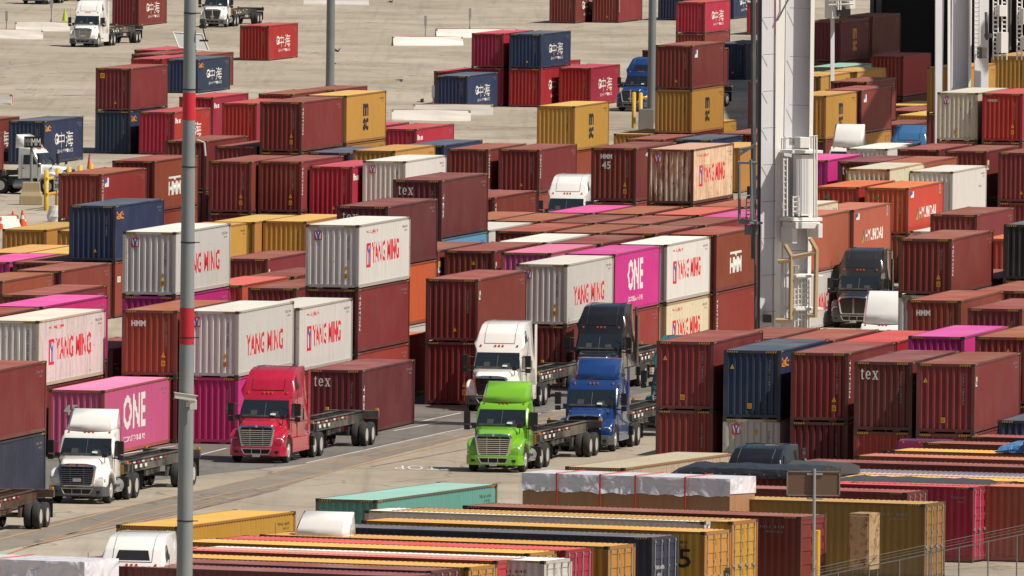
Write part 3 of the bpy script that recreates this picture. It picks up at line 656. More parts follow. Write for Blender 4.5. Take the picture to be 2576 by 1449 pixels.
sheet('lane_marking', [(-18.33,648.31), (-10.51,686.00), (-10.37,685.97), (-18.19,648.28)], 0.012, LO)
sheet('lane_marking', [(-18.79,643.13), (-12.80,671.82), (-12.67,671.79), (-18.66,643.11)], 0.012, LP)
sheet('lane_marking', [(-12.80,671.82), (-9.57,689.07), (-9.44,689.05), (-12.67,671.80)], 0.012, LP)
sheet('lane_marking', [(-5.93,708.63), (-1.87,725.10), (-1.75,725.07), (-5.80,708.60)], 0.012, LP)
sheet('lane_marking', [(1.98,741.89), (6.37,759.94), (6.50,759.91), (2.11,741.86)], 0.012, LP)
sheet('lane_marking', [(-8.79,710.92), (-2.99,739.69), (-2.83,739.66), (-8.64,710.89)], 0.012, LW)
sheet('lane_marking', [(-2.99,739.69), (2.38,763.73), (2.54,763.70), (-2.83,739.65)], 0.012, LW)
sheet('lane_marking', [(-6.62,707.51), (-1.77,705.67), (-1.83,705.52), (-6.68,707.36)], 0.012, LW)
sheet('lane_marking', [(-5.96,740.51), (-2.35,758.36), (-2.19,758.33), (-5.80,740.48)], 0.012, LW)
sheet('lane_marking', [(-5.27,740.66), (-3.19,749.36), (-3.04,749.33), (-5.12,740.63)], 0.012, LW)
sheet('lane_marking', [(-1.55,735.60), (0.02,744.44), (0.18,744.41), (-1.39,735.57)], 0.012, LW)
sheet('lane_marking', [(-16.80,716.98), (-14.62,724.83), (-14.47,724.79), (-16.65,716.93)], 0.012, LW)
sheet('lane_marking', [(-16.76,715.26), (-14.07,721.77), (-13.92,721.71), (-16.61,715.20)], 0.012, LW)
sheet('lane_marking', [(-13.66,715.56), (-12.38,723.18), (-12.22,723.16), (-13.51,715.53)], 0.012, LW)
sheet('lane_marking', [(-41.61,1347.89), (-38.54,1364.17), (-38.38,1364.14), (-41.45,1347.86)], 0.012, LW)
sheet('lane_marking', [(-17.34,1112.58), (-14.30,1123.73), (-14.15,1123.69), (-17.18,1112.53)], 0.012, LW)
sheet('lane_marking', [(1.28,758.80), (2.38,762.95), (2.54,762.91), (1.44,758.76)], 0.012, LW)
sheet('lane_marking', [(6.74,1202.03), (9.06,1204.80), (9.18,1204.69), (6.87,1201.92)], 0.012, LW)
sheet('lane_marking', [(-28.16,1105.64), (-23.52,1129.21), (-23.36,1129.18), (-28.00,1105.61)], 0.012, LW)
o = obj('stop_lettering', text_mesh('STOP', .0), LW, own=True); tag(o, kind='structure'); o.location = (-3.77,707.88,.014); o.rotation_euler = (0,0,-YAW*0+R(181)); o.scale = (2.3,3.4,1)
# ---------------------------------------------------------------- road tractors
def carpaint(name, rgb, rough=.22, coat=.8):
    m = mat('truck_'+name, rgb, rough, coat=coat); nt = m.node_tree
    if not nt.nodes.get('Noise Texture'):
        tc = N(nt, 'ShaderNodeTexCoord'); n = N(nt, 'ShaderNodeTexNoise'); n.inputs['Scale'].default_value = 2.2; n.inputs['Detail'].default_value = 5
        nt.links.new(tc.outputs['Object'], n.inputs[0]); r = N(nt, 'ShaderNodeMapRange'); r.inputs[1].default_value = .45; r.inputs[2].default_value = .75
        r.inputs[3].default_value = 0; r.inputs[4].default_value = .22; nt.links.new(n.outputs[0], r.inputs[0])
        x = N(nt, 'ShaderNodeMix', data_type='RGBA'); nt.links.new(r.outputs[0], x.inputs[0]); x.inputs[6].default_value = (*rgb, 1)
        x.inputs[7].default_value = (*[q*.7+.02+.25*max(rgb)*.3 for q in rgb], 1); nt.links.new(x.outputs[2], nt.nodes['Principled BSDF'].inputs['Base Color'])
    return m
TP = {'white': (.90, .88, .84), 'red': (.50, .012, .045), 'green': (.20, .50, .03), 'blue': (.012, .050, .19), 'black': (.014, .014, .017),
      'grey': (.026, .025, .027), 'teal': (.015, .20, .17), 'skyblue': (.05, .16, .34), 'darkred': (.13, .01, .04), 'offwhite': (.86, .87, .86)}
GLASS = mat('windscreen_glass', (.018, .024, .030), .06, spec=.9); TINT = mat('tinted_strip', (.01, .10, .12), .1)
CHROME = mat('chrome_trim', (.75, .76, .78), .12, 1.0); PLAST = mat('grey_plastic', (.085, .09, .095), .5); ALU = mat('polished_wheel', (.66, .65, .62), .38, .35)
AMB = mat('amber_lens', (.75, .16, .02), .3); LAMP = mat('headlamp_glass', (.62, .64, .66), .12, .4, coat=1); TRIMB = mat('black_trim', (.02, .02, .022), .45)
ORB = mat('orange_box', (.70, .30, .03), .5); REDR = mat('reflector_red', (.55, .02, .02), .4); PAPER = mat('paper_note', (.55, .72, .62), .8)
DUSTF = weathered('dusty_black_frame', (.035, .034, .034), rust=.1, dustamt=.25)
def ring(y, hw, zb, zt, r=.12, ht=None, n=4):
    ht = hw if ht is None else ht; pts = []
    for cx, cz, a0, w_ in ((1, 1, 0, ht), (-1, 1, 90, ht), (-1, -1, 180, hw), (1, -1, 270, hw)):
        for k in range(n+1):
            a = R(a0+90*k/n); pts.append((cx*(w_-r)+r*math.cos(a), y, (zt-r if cz > 0 else zb+r)+r*math.sin(a)))
    return pts
def prism(prof, hws):
    b = MB(); n = len(prof)
    l = [(-h, y, z) for (y, z), h in zip(prof, hws)]; r = [(h, y, z) for (y, z), h in zip(prof, hws)]
    b.loft([l, r]); return b
TM = {}
def cached(k, fn):
    if k not in TM: TM[k] = fn()
    return TM[k]
def wheel(parent, x, y, z=.52, r=.52, wd=.28, dual=False, steer=False):
    def mk():
        b = MB(); b.lathe([(r*.58, -wd/2), (r*.95, -wd/2), (r, -wd/2+.05), (r, wd/2-.05), (r*.95, wd/2), (r*.58, wd/2)], (0, 0, 0), n=26, caps=False); return b.mesh('tyre', smooth=True)
    def mr():
        b = MB()
        if steer: prof = [(.06, .16), (.12, .15), (.16, .06), (r*.5, .03), (r*.6, .13)]
        else: prof = [(.05, -.02), (.12, .0), (.14, -.08), (r*.45, -.10), (r*.58, .10), (r*.6, .13)]
        b.lathe(prof, (0, 0, 0), n=24)
        for k in range(10): a = k*math.pi/5; b.box(.045 if steer else -.1, .075 if steer else -.075, .19*math.cos(a)-.02, .19*math.cos(a)+.02, .19*math.sin(a)-.02, .19*math.sin(a)+.02)
        return b.mesh('rim', smooth=True)
    s = 1 if x > 0 else -1
    w_ = empty('wheel', (x, y, z)); w_.parent = parent
    t = obj('tyre', cached(('ty', r, wd), mk), RUBBER, w_)
    if dual: obj('tyre', cached(('ty', r, wd), mk), RUBBER, w_, (-s*.34, 0, 0))
    rm = obj('rim', cached(('ri', r, steer), mr), ALU, w_); rm.rotation_euler = (0, 0, 0 if s > 0 else math.pi)
def tractor(loc, rz, kind, colour, label, bumper='grey', skirts=False, fairing=True, fh=None, markers=True, skyl=False, group='road tractors in the yard', grille='bars'):
    t = empty('truck', (*loc, .012), -rz, label, 'truck', group); P = carpaint(colour, TP[colour])
    slp = kind in ('sleeper', 'mid')
    back = 5.0 if kind == 'sleeper' else (4.2 if kind == 'mid' else 3.1)
    def hood():
        b = MB(); b.loft([ring(.07, .70, .72, 1.60, .14, .66), ring(.16, .80, .70, 1.68, .16, .74), ring(.45, .90, .72, 1.78, .18, .80), ring(1.0, 1.02, .9, 1.83, .2, .90), ring(1.62, 1.10, .95, 1.88, .2, 1.02)])
        return b.mesh('hood', smooth=True)
    obj('hood', cached('hood', hood), P, t)
    for s in (-1, 1):
        def fend(s=s):
            b = MB(); rg = []
            for y, zt, zb, w_ in ((.10, .98, .55, .20), (.22, 1.16, .60, .25), (.42, 1.28, .72, .27), (.52, 1.34, .98, .28), (.75, 1.41, 1.13, .28), (1.05, 1.42, 1.17, .28), (1.35, 1.38, 1.12, .27), (1.58, 1.28, .95, .24), (1.7, 1.15, .70, .20)):
                q = ring(y, w_, zb, zt, min(.11, (zt-zb)/2.2), n=3); cx = s*(1.22-w_-(.16 if y < .15 else (.05 if y < .3 else 0))); rg.append([(p[0]+cx, p[1], p[2]) for p in q])
            b.loft(rg); return b.mesh('fender', smooth=True)
        obj('fender', cached(('fender', s), fend), P, t)
    def bump():
        b = MB(); lo, hi = [], []
        pl = [(-1.22, .62), (-1.22, .30), (-1.05, .06), (-.7, -.02), (.7, -.02), (1.05, .06), (1.22, .30), (1.22, .62), (1.0, .5), (.7, .3), (-.7, .3), (-1.0, .5)]
        b.loft([[(x, y, .30) for x, y in pl], [(x, y, .36) for x, y in pl], [(x, y, .72) for x, y in pl]]); return b.mesh('bumper', bevel=.03, smooth=True)
    bo = obj('bumper', cached('bumper', bump), PLAST if bumper == 'grey' else P, t, own=True)
    def bdark():
        b = MB(); b.box(-.55, .55, -.032, -.015, .42, .60)
        for s in (-1, 1): b.box(s*.86-.1, s*.86+.1, .0, .04, .44, .54)
        return b.mesh('air_intake')
    obj('air_intake', cached('bdark', bdark), BLACK, bo)
    def bchr():
        b = MB(); b.box(-.66, .66, -.05, -.018, .60, .635); b.box(-.52, .52, -.045, -.018, .375, .405)
        for s in (-1, 1): b.bar((s*.66, -.03, .62), (s*.52, -.03, .39), .02); b.box(s*.2-.012, s*.2+.012, -.04, -.016, .40, .61)
        return b.mesh('bumper_trim')
    obj('bumper_trim', cached('bchr', bchr), CHROME if bumper != 'grey' else STEEL, bo, own=True)
    b = MB(); b.box(-.16, .16, -.065, -.035, .27 if bumper != 'grey' else .9, .40 if bumper != 'grey' else 1.03); pl = obj('number_plate', b.mesh('number_plate'), mat('plate', (.5, .5, .47), .5), t)
    g = empty('grille', (0, 0, 0)); g.parent = t
    def gback():
        b = MB(); b.quad([(-.62, .045, .72), (.62, .045, .72), (.72, .055, 1.50), (-.72, .055, 1.50)]); b.box(-.6, .6, .05, .3, .7, 1.4); return b.mesh('grille_opening')
    def gbars():
        b = MB(); z = .79
        if grille == 'mesh':
            for k in range(14): b.box(-.66, .66, .028, .036, .76+k*.052, .765+k*.052)
            b.box(-.05, .05, .0, .04, .74, 1.5)
        else:
            for k in range(8):
                z = .80+k*.085; w_ = .62+(z-.72)*.12; b.box(-w_, w_, .005, .03, z-.018, z+.018)
            for x in (-.28, .28): b.box(x-.012, x+.012, .0, .028, .75, 1.48)
        return b.mesh('grille_bar')
    def gframe():
        b = MB(); pts = [(-.60, .68), (.60, .68), (.68, .76), (.80, 1.46), (.72, 1.58), (.35, 1.63), (-.35, 1.63), (-.72, 1.58), (-.80, 1.46), (-.68, .76)]
        inn = [(x*.90, 1.12+(z-1.12)*.86) for x, z in pts]; n = len(pts)
        for i in range(n):
            j = (i+1) % n
            A, B_, C_, D_ = pts[i], pts[j], inn[j], inn[i]
            for y0, y1 in ((-.015, -.015),): b.quad([(A[0], y0+.02, A[1]), (B_[0], y0+.02, B_[1]), (C_[0], y0, C_[1]), (D_[0], y0, D_[1])])
            b.quad([(A[0], .005, A[1]), (B_[0], .005, B_[1]), (B_[0], .12, B_[1]), (A[0], .12, A[1])]); b.quad([(D_[0], -.015, D_[1]), (C_[0], -.015, C_[1]), (C_[0], .05, C_[1]), (D_[0], .05, D_[1])])
        b.bar((0, -.03, 1.575), (0, -.0, 1.575), .06, 10); return b.mesh('grille_frame')
    obj('grille_opening', cached('gback', gback), BLACK, g); obj('grille_bars', cached(('gb', grille), gbars), CHROME, g); obj('grille_frame', cached('gf', gframe), CHROME, g)
    for s in (-1, 1):
        def hl(s=s):
            b = MB(); rg = []
            for y, w_, h_ in ((.10, .10, .07), (.06, .17, .12), (.12, .20, .16), (.30, .19, .17), (.5, .10, .12)):
                q = ring(y+.08, w_, .92-h_, .92+h_, min(w_, h_)*.9, n=3); rg.append([(p[0]+s*(.93+(y*.25)), p[1], p[2]+y*.25) for p in q])
            b.loft(rg); return b.mesh('headlight', smooth=True)
        obj('headlight', cached(('hl', s), hl), LAMP, t)
        b_ = cached(('turn', s), lambda s=s: (lambda b: (b.box(s*1.205-.01, s*1.205+.025, .42, .54, 1.10, 1.16), b.mesh('turn_lamp'))[1])(MB()))
        obj('turn_lamp', b_, AMB, t)
    # cab shell
    def cab():
        if kind == 'sleeper':
            pr = [(1.45, 1.0), (1.50, 1.86), (1.98, 2.66), (2.06, 2.80), (2.20, 3.02), (2.48, 3.48), (2.95, 3.84), (3.5, 3.96), (4.98, 3.98), (5.0, .95)]
            hw = [1.10, 1.13, 1.04, 1.08, 1.10, 1.04, .98, .96, .98, 1.20]
        elif kind == 'mid':
            pr = [(1.45, 1.0), (1.50, 1.86), (1.98, 2.66), (2.06, 2.78), (2.22, 2.96), (2.6, 3.04), (4.2, 3.10), (4.2, .95)]; hw = [1.10, 1.13, 1.04, 1.08, 1.10, 1.08, 1.08, 1.20]
        else:
            pr = [(1.45, 1.0), (1.50, 1.86), (1.98, 2.62), (2.06, 2.73), (2.20, 2.86), (2.6, 2.93), (3.1, 2.93), (3.1, .95)]; hw = [1.10, 1.13, 1.03, 1.06, 1.07, 1.05, 1.05, 1.12]
        b = prism(pr, hw); return b.mesh('cab', bevel=.085, smooth=True)
    cb = obj('cab', cached(('cab', kind), cab), P, t)
    def shield():
        b = MB(); z1, z2 = 1.97, 2.50
        def p(x, tt): return (x, 1.50+.48*tt-.035, 1.85+(.76 if kind == 'day' else .80)*tt+.006)
        n = 8
        for i in range(n):
            a, c = -1+2*i/n, -1+2*(i+1)/n
            b.quad([p(a*1.05, .06), p(c*1.05, .06), p(c*.985, .95), p(a*.985, .95)])
        return b.mesh('windscreen')
    obj('windscreen', cached(('ws', kind == 'day'), shield), GLASS, t)
    def dsh():
        b = MB()
        for x0, x1, t0, t1 in ((-.96, .98, .075, .17), (-.62, -.34, .17, .42), (.30, .60, .17, .36)):
            q = lambda x, tt: (x, 1.50+.48*tt-.040, 1.85+(.76 if kind == 'day' else .80)*tt+.009)
            b.quad([q(x0, t0), q(x1, t0), q(x1*.985, t1), q(x0*.985, t1)])
        return b.mesh('dashboard')
    obj('dashboard', cached(('dsh', kind == 'day'), dsh), mat('dashboard_grey', (.055, .06, .06), .5), t)
    def wdiv():
        b = MB(); b.bar((0, 1.46, 1.90), (0, 1.92, 2.58), .014, 6)
        for s in (-1, 1): b.bar((s*.7, 1.46, 1.96), (s*.15, 1.48, 2.0), .010, 5)
        return b.mesh('wiper')
    obj('wiper', cached('wiper', wdiv), TRIMB, t)
    if colour in ('white', 'green', 'red', 'blue'):
        b = MB(); b.quad([(.25, 1.485, 1.99), (.50, 1.485, 1.99), (.48, 1.545, 2.07), (.27, 1.545, 2.07)]); obj('dashboard_paper', b.mesh('dashboard_paper'), PAPER, t)
    for s in (-1, 1):
        def sw(s=s):
            b = MB(); pts = [(1.78, 1.88), (2.72, 1.86), (2.72, 2.46), (2.10, 2.48)]
            xx = lambda z: s*(1.135-(z-1.92)*.11+.012)
            b.quad([(xx(z)+s*.01, y, z) for y, z in pts]); return b.mesh('side_window')
        obj('side_window', cached(('sw', s), sw), GLASS, t)
        def dr(s=s):
            b = MB(); x = s*1.145
            for a, c in (((1.72, 1.0), (1.72, 1.85)), ((2.85, 1.0), (2.85, 2.5)), ((1.72, 1.0), (2.85, 1.0))): b.bar((x, a[0], a[1]), (x, c[0], c[1]), .010, 4)
            b.box(x-.02, x+.02, 2.65, 2.8, 1.6, 1.64); return b.mesh('door_seam')
        obj('door_seam', cached(('ds', s), dr), TRIMB, t)
        def mi(s=s):
            b = MB(); b.box(s*1.46-.13, s*1.46+.13, 1.42, 1.56, 1.98, 2.50); b.box(s*1.46-.12, s*1.46+.12, 1.43, 1.55, 1.72, 1.92)
            b.bar((s*1.10, 1.62, 1.80), (s*1.42, 1.50, 1.78), .03, 6); b.bar((s*1.08, 1.75, 2.4), (s*1.42, 1.52, 2.45), .018, 5); return b.mesh('mirror', bevel=.025)
        obj('mirror', cached(('mi', s), mi), TRIMB, t)
        def hm(s=s):
            b = MB(); b.box(s*.98-.11, s*.98+.11, .66, .76, 1.86, 2.04); b.bar((s*.98, .74, 1.88), (s*.93, .95, 1.62), .022, 5); return b.mesh('hood_mirror', bevel=.02)
        obj('hood_mirror', cached(('hm', s), hm), TRIMB, t)
        wheel(t, s*1.05, 1.05, steer=True)
        def tk(s=s):
            b = MB(); b.bar((s*.88, 2.0, .62), (s*.88, 3.4, .62), .29, 18); return b.mesh('fuel_tank', smooth=True)
        obj('fuel_tank', cached(('tk', s), tk), CHROME if colour in ('red', 'black') else STEEL, t, own=True)
        def st(s=s):
            b = MB(); b.box(s*1.14-.12, s*1.14+.12, 1.75, 2.7, .42, .47); b.box(s*1.14-.12, s*1.14+.12, 1.75, 2.7, .72, .76); return b.mesh('step')
        if not (skirts): obj('step', cached(('st', s), st), STEEL, t)
        if skirts or slp:
            def sk(s=s):
                b = MB(); yb = back+.0; b.box(s*1.18-.03, s*1.18+.03, 1.72, yb-.05, .40, 1.02); return b.mesh('side_skirt', bevel=.02)
            obj('side_skirt', cached(('sk', s, back), sk), P, t)
        if slp:
            def ext(s=s):
                b = MB(); b.box(s*1.12-.02, s*1.12+.02, back-.02, back+.42, 1.0, 3.8 if kind == 'sleeper' else 3.5); return b.mesh('side_extender', bevel=.012)
            obj('side_extender', cached(('ex', s, kind), ext), P, t)
            if kind == 'sleeper':
                def sv(s=s):
                    b = MB(); x = lambda z: s*(1.095-(z-2.98)*.115+.018); b.quad([(x(z), y, z) for y, z in ((2.95, 3.05), (3.32, 3.10), (3.05, 3.58), (2.90, 3.60))]); b.quad([(s*1.19, y, z) for y, z in ((3.7, 1.7), (4.0, 1.7), (4.0, 2.2), (3.7, 2.2))]); return b.mesh('sleeper_window')
                obj('sleeper_window', cached(('sv', s), sv), GLASS, t)
    if kind in ('day', 'mid') and fairing:
        def fair():
            z0 = 2.88 if kind == 'day' else 3.04; bk = 3.3 if kind == 'day' else 4.1; y0 = 2.12 if kind == 'day' else 2.4
            zt = fh or (3.72 if kind == 'day' else 3.92)
            b = MB(); rg = []
            for tt, yy in ((0, y0), (.32, y0+.18), (.62, y0+.40), (.87, y0+.66), (1, y0+.92)):
                z = z0+(zt-z0)*tt; hw = 1.02-.07*tt if kind == 'day' else .92-.04*tt+.05
                rg.append([(-hw, bk, z), (-hw*1.0, yy+.35, z), (-hw*.86, yy+.08, z), (0, yy, z), (hw*.86, yy+.08, z), (hw, yy+.35, z), (hw, bk, z)])
            for a in range(len(rg)-1):
                for i in range(6): b.quad([rg[a][i], rg[a][i+1], rg[a+1][i+1], rg[a+1][i]])
            b.quad(rg[-1]); me = b.mesh('roof_fairing', smooth=True)
            return me
        fo = obj('roof_fairing', cached(('fair', kind, fh), fair), P, t)
        so = fo.modifiers.new('thickness', 'SOLIDIFY'); so.thickness = .03
    if kind == 'sleeper':
        def seam():
            b = MB(); pr = [(2.20, 3.02), (2.48, 3.48), (2.95, 3.84), (3.5, 3.96), (4.9, 3.98)]
            for s in (-1, 1):
                for (a, c), (d, e) in zip(pr, pr[1:]): b.bar((s*.70, a-.012, c+.012), (s*.70, d-.012, e+.012), .010, 4)
            b.bar((-.70, 2.19, 3.03), (.70, 2.19, 3.03), .010, 4); b.bar((-.9, 4.0, 3.985), (.9, 4.0, 3.985), .010, 4)
            return b.mesh('roof_seam')
        obj('roof_seam', cached('seam', seam), GREYL if colour in ('white', 'offwhite') else TRIMB, cb)
    def ant():
        b = MB()
        for s in (-1, 1): b.bar((s*1.42, 1.56, 2.45), (s*1.45, 1.62, 3.35), .009, 4)
        return b.mesh('antenna')
    obj('antenna', cached('ant', ant), TRIMB, t)
    if markers:
        def mk():
            b = MB(); z = {'day': 2.80, 'mid': 2.88, 'sleeper': 2.92}[kind]; y = 2.13 if kind == 'day' else 2.11
            for x in (-.85, -.17, 0, .17, .85): b.box(x-.035, x+.035, y-.03+.0*abs(x), y+.05, z-.045, z+.045)
            return b.mesh('marker_lamps')
        obj('marker_lamps', cached(('mk', kind), mk), AMB, t)
    if skyl:
        b = MB(); b.quad([(-.62, 2.23, 3.07), (.62, 2.23, 3.07), (.52, 2.41, 3.42), (-.52, 2.41, 3.42)]); obj('roof_window', b.mesh('roof_window'), TRIMB, t)
    # rear frame
    ax = {'day': (4.25, 5.55), 'mid': (5.3, 6.6), 'sleeper': (6.1, 7.4)}[kind]
    def fr():
        b = MB()
        for s in (-1, 1): b.box(s*.43-.04, s*.43+.04, 1.7, ax[1]+.7, .78, 1.06)
        for y in (back+.2, ax[0]-.5, ax[1]+.65): b.box(-.4, .4, y, y+.1, .84, 1.0)
        for y in ax: b.bar((-.9, y, .52), (.9, y, .52), .09, 8); b.bar((0, y, .52), (0, y+.01, .52), .2, 10)
        b.box(-.45, .45, (ax[0]+ax[1])/2-.5, (ax[0]+ax[1])/2+.5, 1.06, 1.20); b.box(-.9, .9, 1.0, 1.1, .45, .6); return b.mesh('rear_frame')
    obj('rear_frame', cached(('fr', kind), fr), DUSTF, t)
    for y in ax:
        for s in (-1, 1): wheel(t, s*1.07, y, dual=True)
    def mf():
        b = MB()
        for s in (-1, 1): b.box(s*.98-.3, s*.98+.3, ax[1]+.62, ax[1]+.64, .3, .95); b.box(s*1.0-.32, s*1.0+.32, ax[0]-.85, ax[0]-.55, .55, .95)
        return b.mesh('mud_flap')
    obj('mud_flap', cached(('mf', kind), mf), BLACK, t)
    if colour in ('black', 'grey') :
        for s in (-1, 1):
            b = MB(); b.bar((s*1.2, back+.1, 1.0), (s*1.2, back+.1, 3.4), .075, 10); obj('exhaust_stack', b.mesh('exhaust_stack', smooth=True), CHROME, t)
    return t, ax
def chassis(loc, rz, label, L=13.3, colour=None, axles=2):
    t = empty('container_chassis', (*loc, .012), -rz, label, 'trailer', 'container chassis'); C_ = colour or DUSTF
    def rails():
        b = MB()
        for s in (-1, 1):
            x = s*.50
            b.box(x-.08, x+.08, 0, L, 1.42, 1.45); b.box(x-.03, x+.03, 0, 2.6, 1.22, 1.42); b.box(x-.03, x+.03, 2.4, L, .98, 1.42); b.box(x-.08, x+.08, 2.4, L, .96, .985)
        return b.mesh('main_rail')
    obj('main_rail', cached(('rails', L), rails), C_, t, own=True)
    def cross():
        b = MB(); k = int((L-1)/1.0)
        for i in range(k): y = .8+i*1.0; b.box(-.5, .5, y, y+.09, 1.26, 1.38)
        b.box(-.03, .03, .8, L-.5, 1.28, 1.32)
        return b.mesh('cross_members')
    obj('cross_members', cached(('cross', L), cross), C_, t, own=True)
    for y in (0, L-.25):
        def bol():
            b = MB(); b.box(-1.22, 1.22, 0, .24, 1.14, 1.45); return b.mesh('bolster', bevel=.015)
        bo = obj('bolster', cached('bol', bol), C_, t, (0, y, 0), own=True)
        def lk():
            b = MB()
            for s in (-1, 1): b.box(s*1.12-.06, s*1.12+.06, .04, .2, 1.45, 1.55)
            return b.mesh('twist_locks')
        obj('twist_locks', cached('lk', lk), ORB, bo)
    b = cached('obx', lambda: (lambda b: (b.box(.72, 1.02, -.03, .0, 1.02, 1.42), b.mesh('orange_box'))[1])(MB())); obj('electrical_box', b, ORB, t)
    def rf():
        b = MB()
        for k in range(9): b.box(.585, .592, 2.8+k*.8, 3.2+k*.8, 1.30, 1.36, k % 2)
        for k in range(4): b.box(.585, .592, 3.0+k*.9, 3.4+k*.9, 1.08, 1.22, 1)
        return b.mesh('reflective_marking')
    obj('reflective_marking', cached('rf', rf), [REDR, WHT], t)
    for s in (-1, 1):
        def lg(s=s):
            b = MB(); b.box(s*.62-.07, s*.62+.07, 3.0, 3.14, .42, 1.3); b.box(s*.62-.13, s*.62+.13, 2.95, 3.2, .38, .43); b.bar((s*.62, 3.07, .8), (s*.45, 3.9, 1.1), .03, 5); return b.mesh('landing_leg')
        obj('landing_leg', cached(('lg', s), lg), C_, t, own=True)
    ay = [L-1.15-1.25*k for k in range(axles)]
    def axm():
        b = MB()
        for y in ay: b.bar((-.9, y, .5), (.9, y, .5), .07, 8)
        for s in (-1, 1): b.box(s*.45-.05, s*.45+.05, ay[-1]-.7, ay[0]+.6, .46, .98)
        b.box(-.42, .42, ay[0]-.05, ay[0]+.05, .8, .9)
        return b.mesh('suspension')
    obj('suspension', cached(('axm', L, axles), axm), C_, t, own=True)
    for y in ay:
        for s in (-1, 1): wheel(t, s*1.05, y, r=.50, z=.50, dual=True)
    def mf():
        b = MB()
        for s in (-1, 1): b.box(s*.9-.3, s*.9+.3, L-.3, L-.28, .35, 1.1); b.box(0, s*.7, L-.31, L-.27, 1.05, 1.1)
        return b.mesh('mud_flap')
    obj('mud_flap', cached(('cmf', L), mf), BLACK, t)
    return t
def rig(x, y, kind, colour, label, dy=0, trailer=None, tl='', rz=None, **k):
    """tractor with its front centre at x,y; optional chassis coupled behind; yaw offset dy in degrees"""
    rz = (YAW if rz is None else rz)+R(dy); e = Vector((math.sin(rz), math.cos(rz), 0))
    t, ax = tractor((x, y), rz, kind, colour, label, **k)
    if trailer:
        p = Vector((x, y, 0))+e*((ax[0]+ax[1])/2-1.0)
        return t, chassis((p.x, p.y), rz+R(trailer if trailer is not True else 0), tl)
    return t, None
rig(-17.55, 675.76, 'day', 'white', 'white day cab truck at lower left beside the pink container', dy=1.2, trailer=True, tl='empty black chassis behind the white day cab truck at lower left')
rig(-10.82, 710.29, 'sleeper', 'red', 'glossy red sleeper cab truck in front of the low maroon container', dy=1.2, bumper='body', skirts=True, trailer=True, tl='empty black chassis coupled to the red truck')
rig(-0.72, 704.65, 'day', 'green', 'bright lime green day cab truck on the roadway', dy=1.2, bumper='body', trailer=True, tl='empty black chassis coupled to the lime green truck')
rig(3.21, 723.34, 'mid', 'blue', 'deep blue truck right behind the lime green one', trailer=True, tl='empty black chassis coupled to the deep blue truck')
rig(-0.94, 759.82, 'sleeper', 'white', 'white sleeper cab truck standing behind the lime green one', bumper='grey', trailer=True, tl='empty black chassis behind the white sleeper truck in the centre')
rig(3.81, 781.29, 'sleeper', 'black', 'black sleeper cab truck behind the deep blue one', bumper='body', trailer=True, tl='empty dusty chassis coupled to the black truck')
rig(-36.64, 1416.17, 'sleeper', 'white', 'white sleeper cab truck with dark bumper at the top left', trailer=True, tl='empty black chassis coupled to the white truck at the top left')
rig(-27.04, 1492.10, 'day', 'white', 'white truck with black grille at the top right of the pole', trailer=True, tl='empty black chassis of the white truck at the top behind the pole', grille='mesh')
rig(-45.40, 1576.37, 'sleeper', 'white', 'cropped white truck at the very top left edge', trailer=True, tl='cropped black chassis at the very top left edge')
_, ch = rig(8.67, 1241.73, 'sleeper', 'blue', 'blue truck with a dark roof window beside the yellow bollards', trailer=True, tl='chassis under the maroon container behind the blue truck near the bollards', grille='mesh', skyl=True, dy=10)
e = Vector((ch.location.x, ch.location.y, 0)); container(e.x, e.y, math.degrees(YAW)+10, 12.192, 1.56, 'ma', 'h', '', 'maroon container riding behind the far blue truck near the bollards')
rig(2.79, 969.10, 'sleeper', 'white', 'white high roofed truck between the maroon containers left of the one numbered 45')
rig(-2.29, 939.56, 'sleeper', 'offwhite', 'white truck almost hidden behind the highest maroon one')
rig(17.52, 856.03, 'sleeper', 'grey', 'dark grey truck with split grille right of the crane foot', bumper='body', grille='mesh', trailer=True, tl='chassis of the dark grey truck')
rig(17.23, 789.53, 'day', 'white', 'white truck with only its big roof fairing showing near the crane foot', fh=4.4, trailer=True, tl='chassis hidden behind the white roof fairing')
rig(20.93, 1064.91, 'day', 'white', 'white roof fairing of a truck right of the crane at upper right', fh=4.3)
rig(25.11, 1075.56, 'sleeper', 'skyblue', 'sky blue truck roof behind the dirty white container at upper right')
rig(-13.51, 577.66, 'sleeper', 'white', 'white truck roof with dark window at the bottom left by the pole', skyl=True)
rig(-7.61, 598.31, 'day', 'white', 'white curved roof fairing between the yellow and turquoise containers', dy=9)
rig(8.72, 645.81, 'sleeper', 'black', 'black rounded truck roof under the right hand container row', dy=8, markers=False)
rig(16.21, 674.52, 'day', 'darkred', 'dark red truck roof among the lower right rows', dy=4, fairing=False)
rig(7.10, 745.60, 'sleeper', 'teal', 'teal truck peeping out left of the right hand container row', markers=False)
rig(15.31, 998.03, 'sleeper', 'blue', 'blue truck behind the crane leg right of the rusty container', markers=False)
rig(-27.77, 1046.07, 'day', 'offwhite', 'white truck seen from its side behind the yellow bollards', rz=R(-68), trailer=True, tl='chassis of the white side on truck at the left edge')
rr = Vector((-19.17, 659.13, 0))-EY*13.3
chassis((rr.x, rr.y), YAW, 'dark brown chassis cut by the left edge at the bottom', colour=weathered('brown_chassis', (.07, .03, .02), rust=1.0))  # dark brown base colour, browner than the other chassis
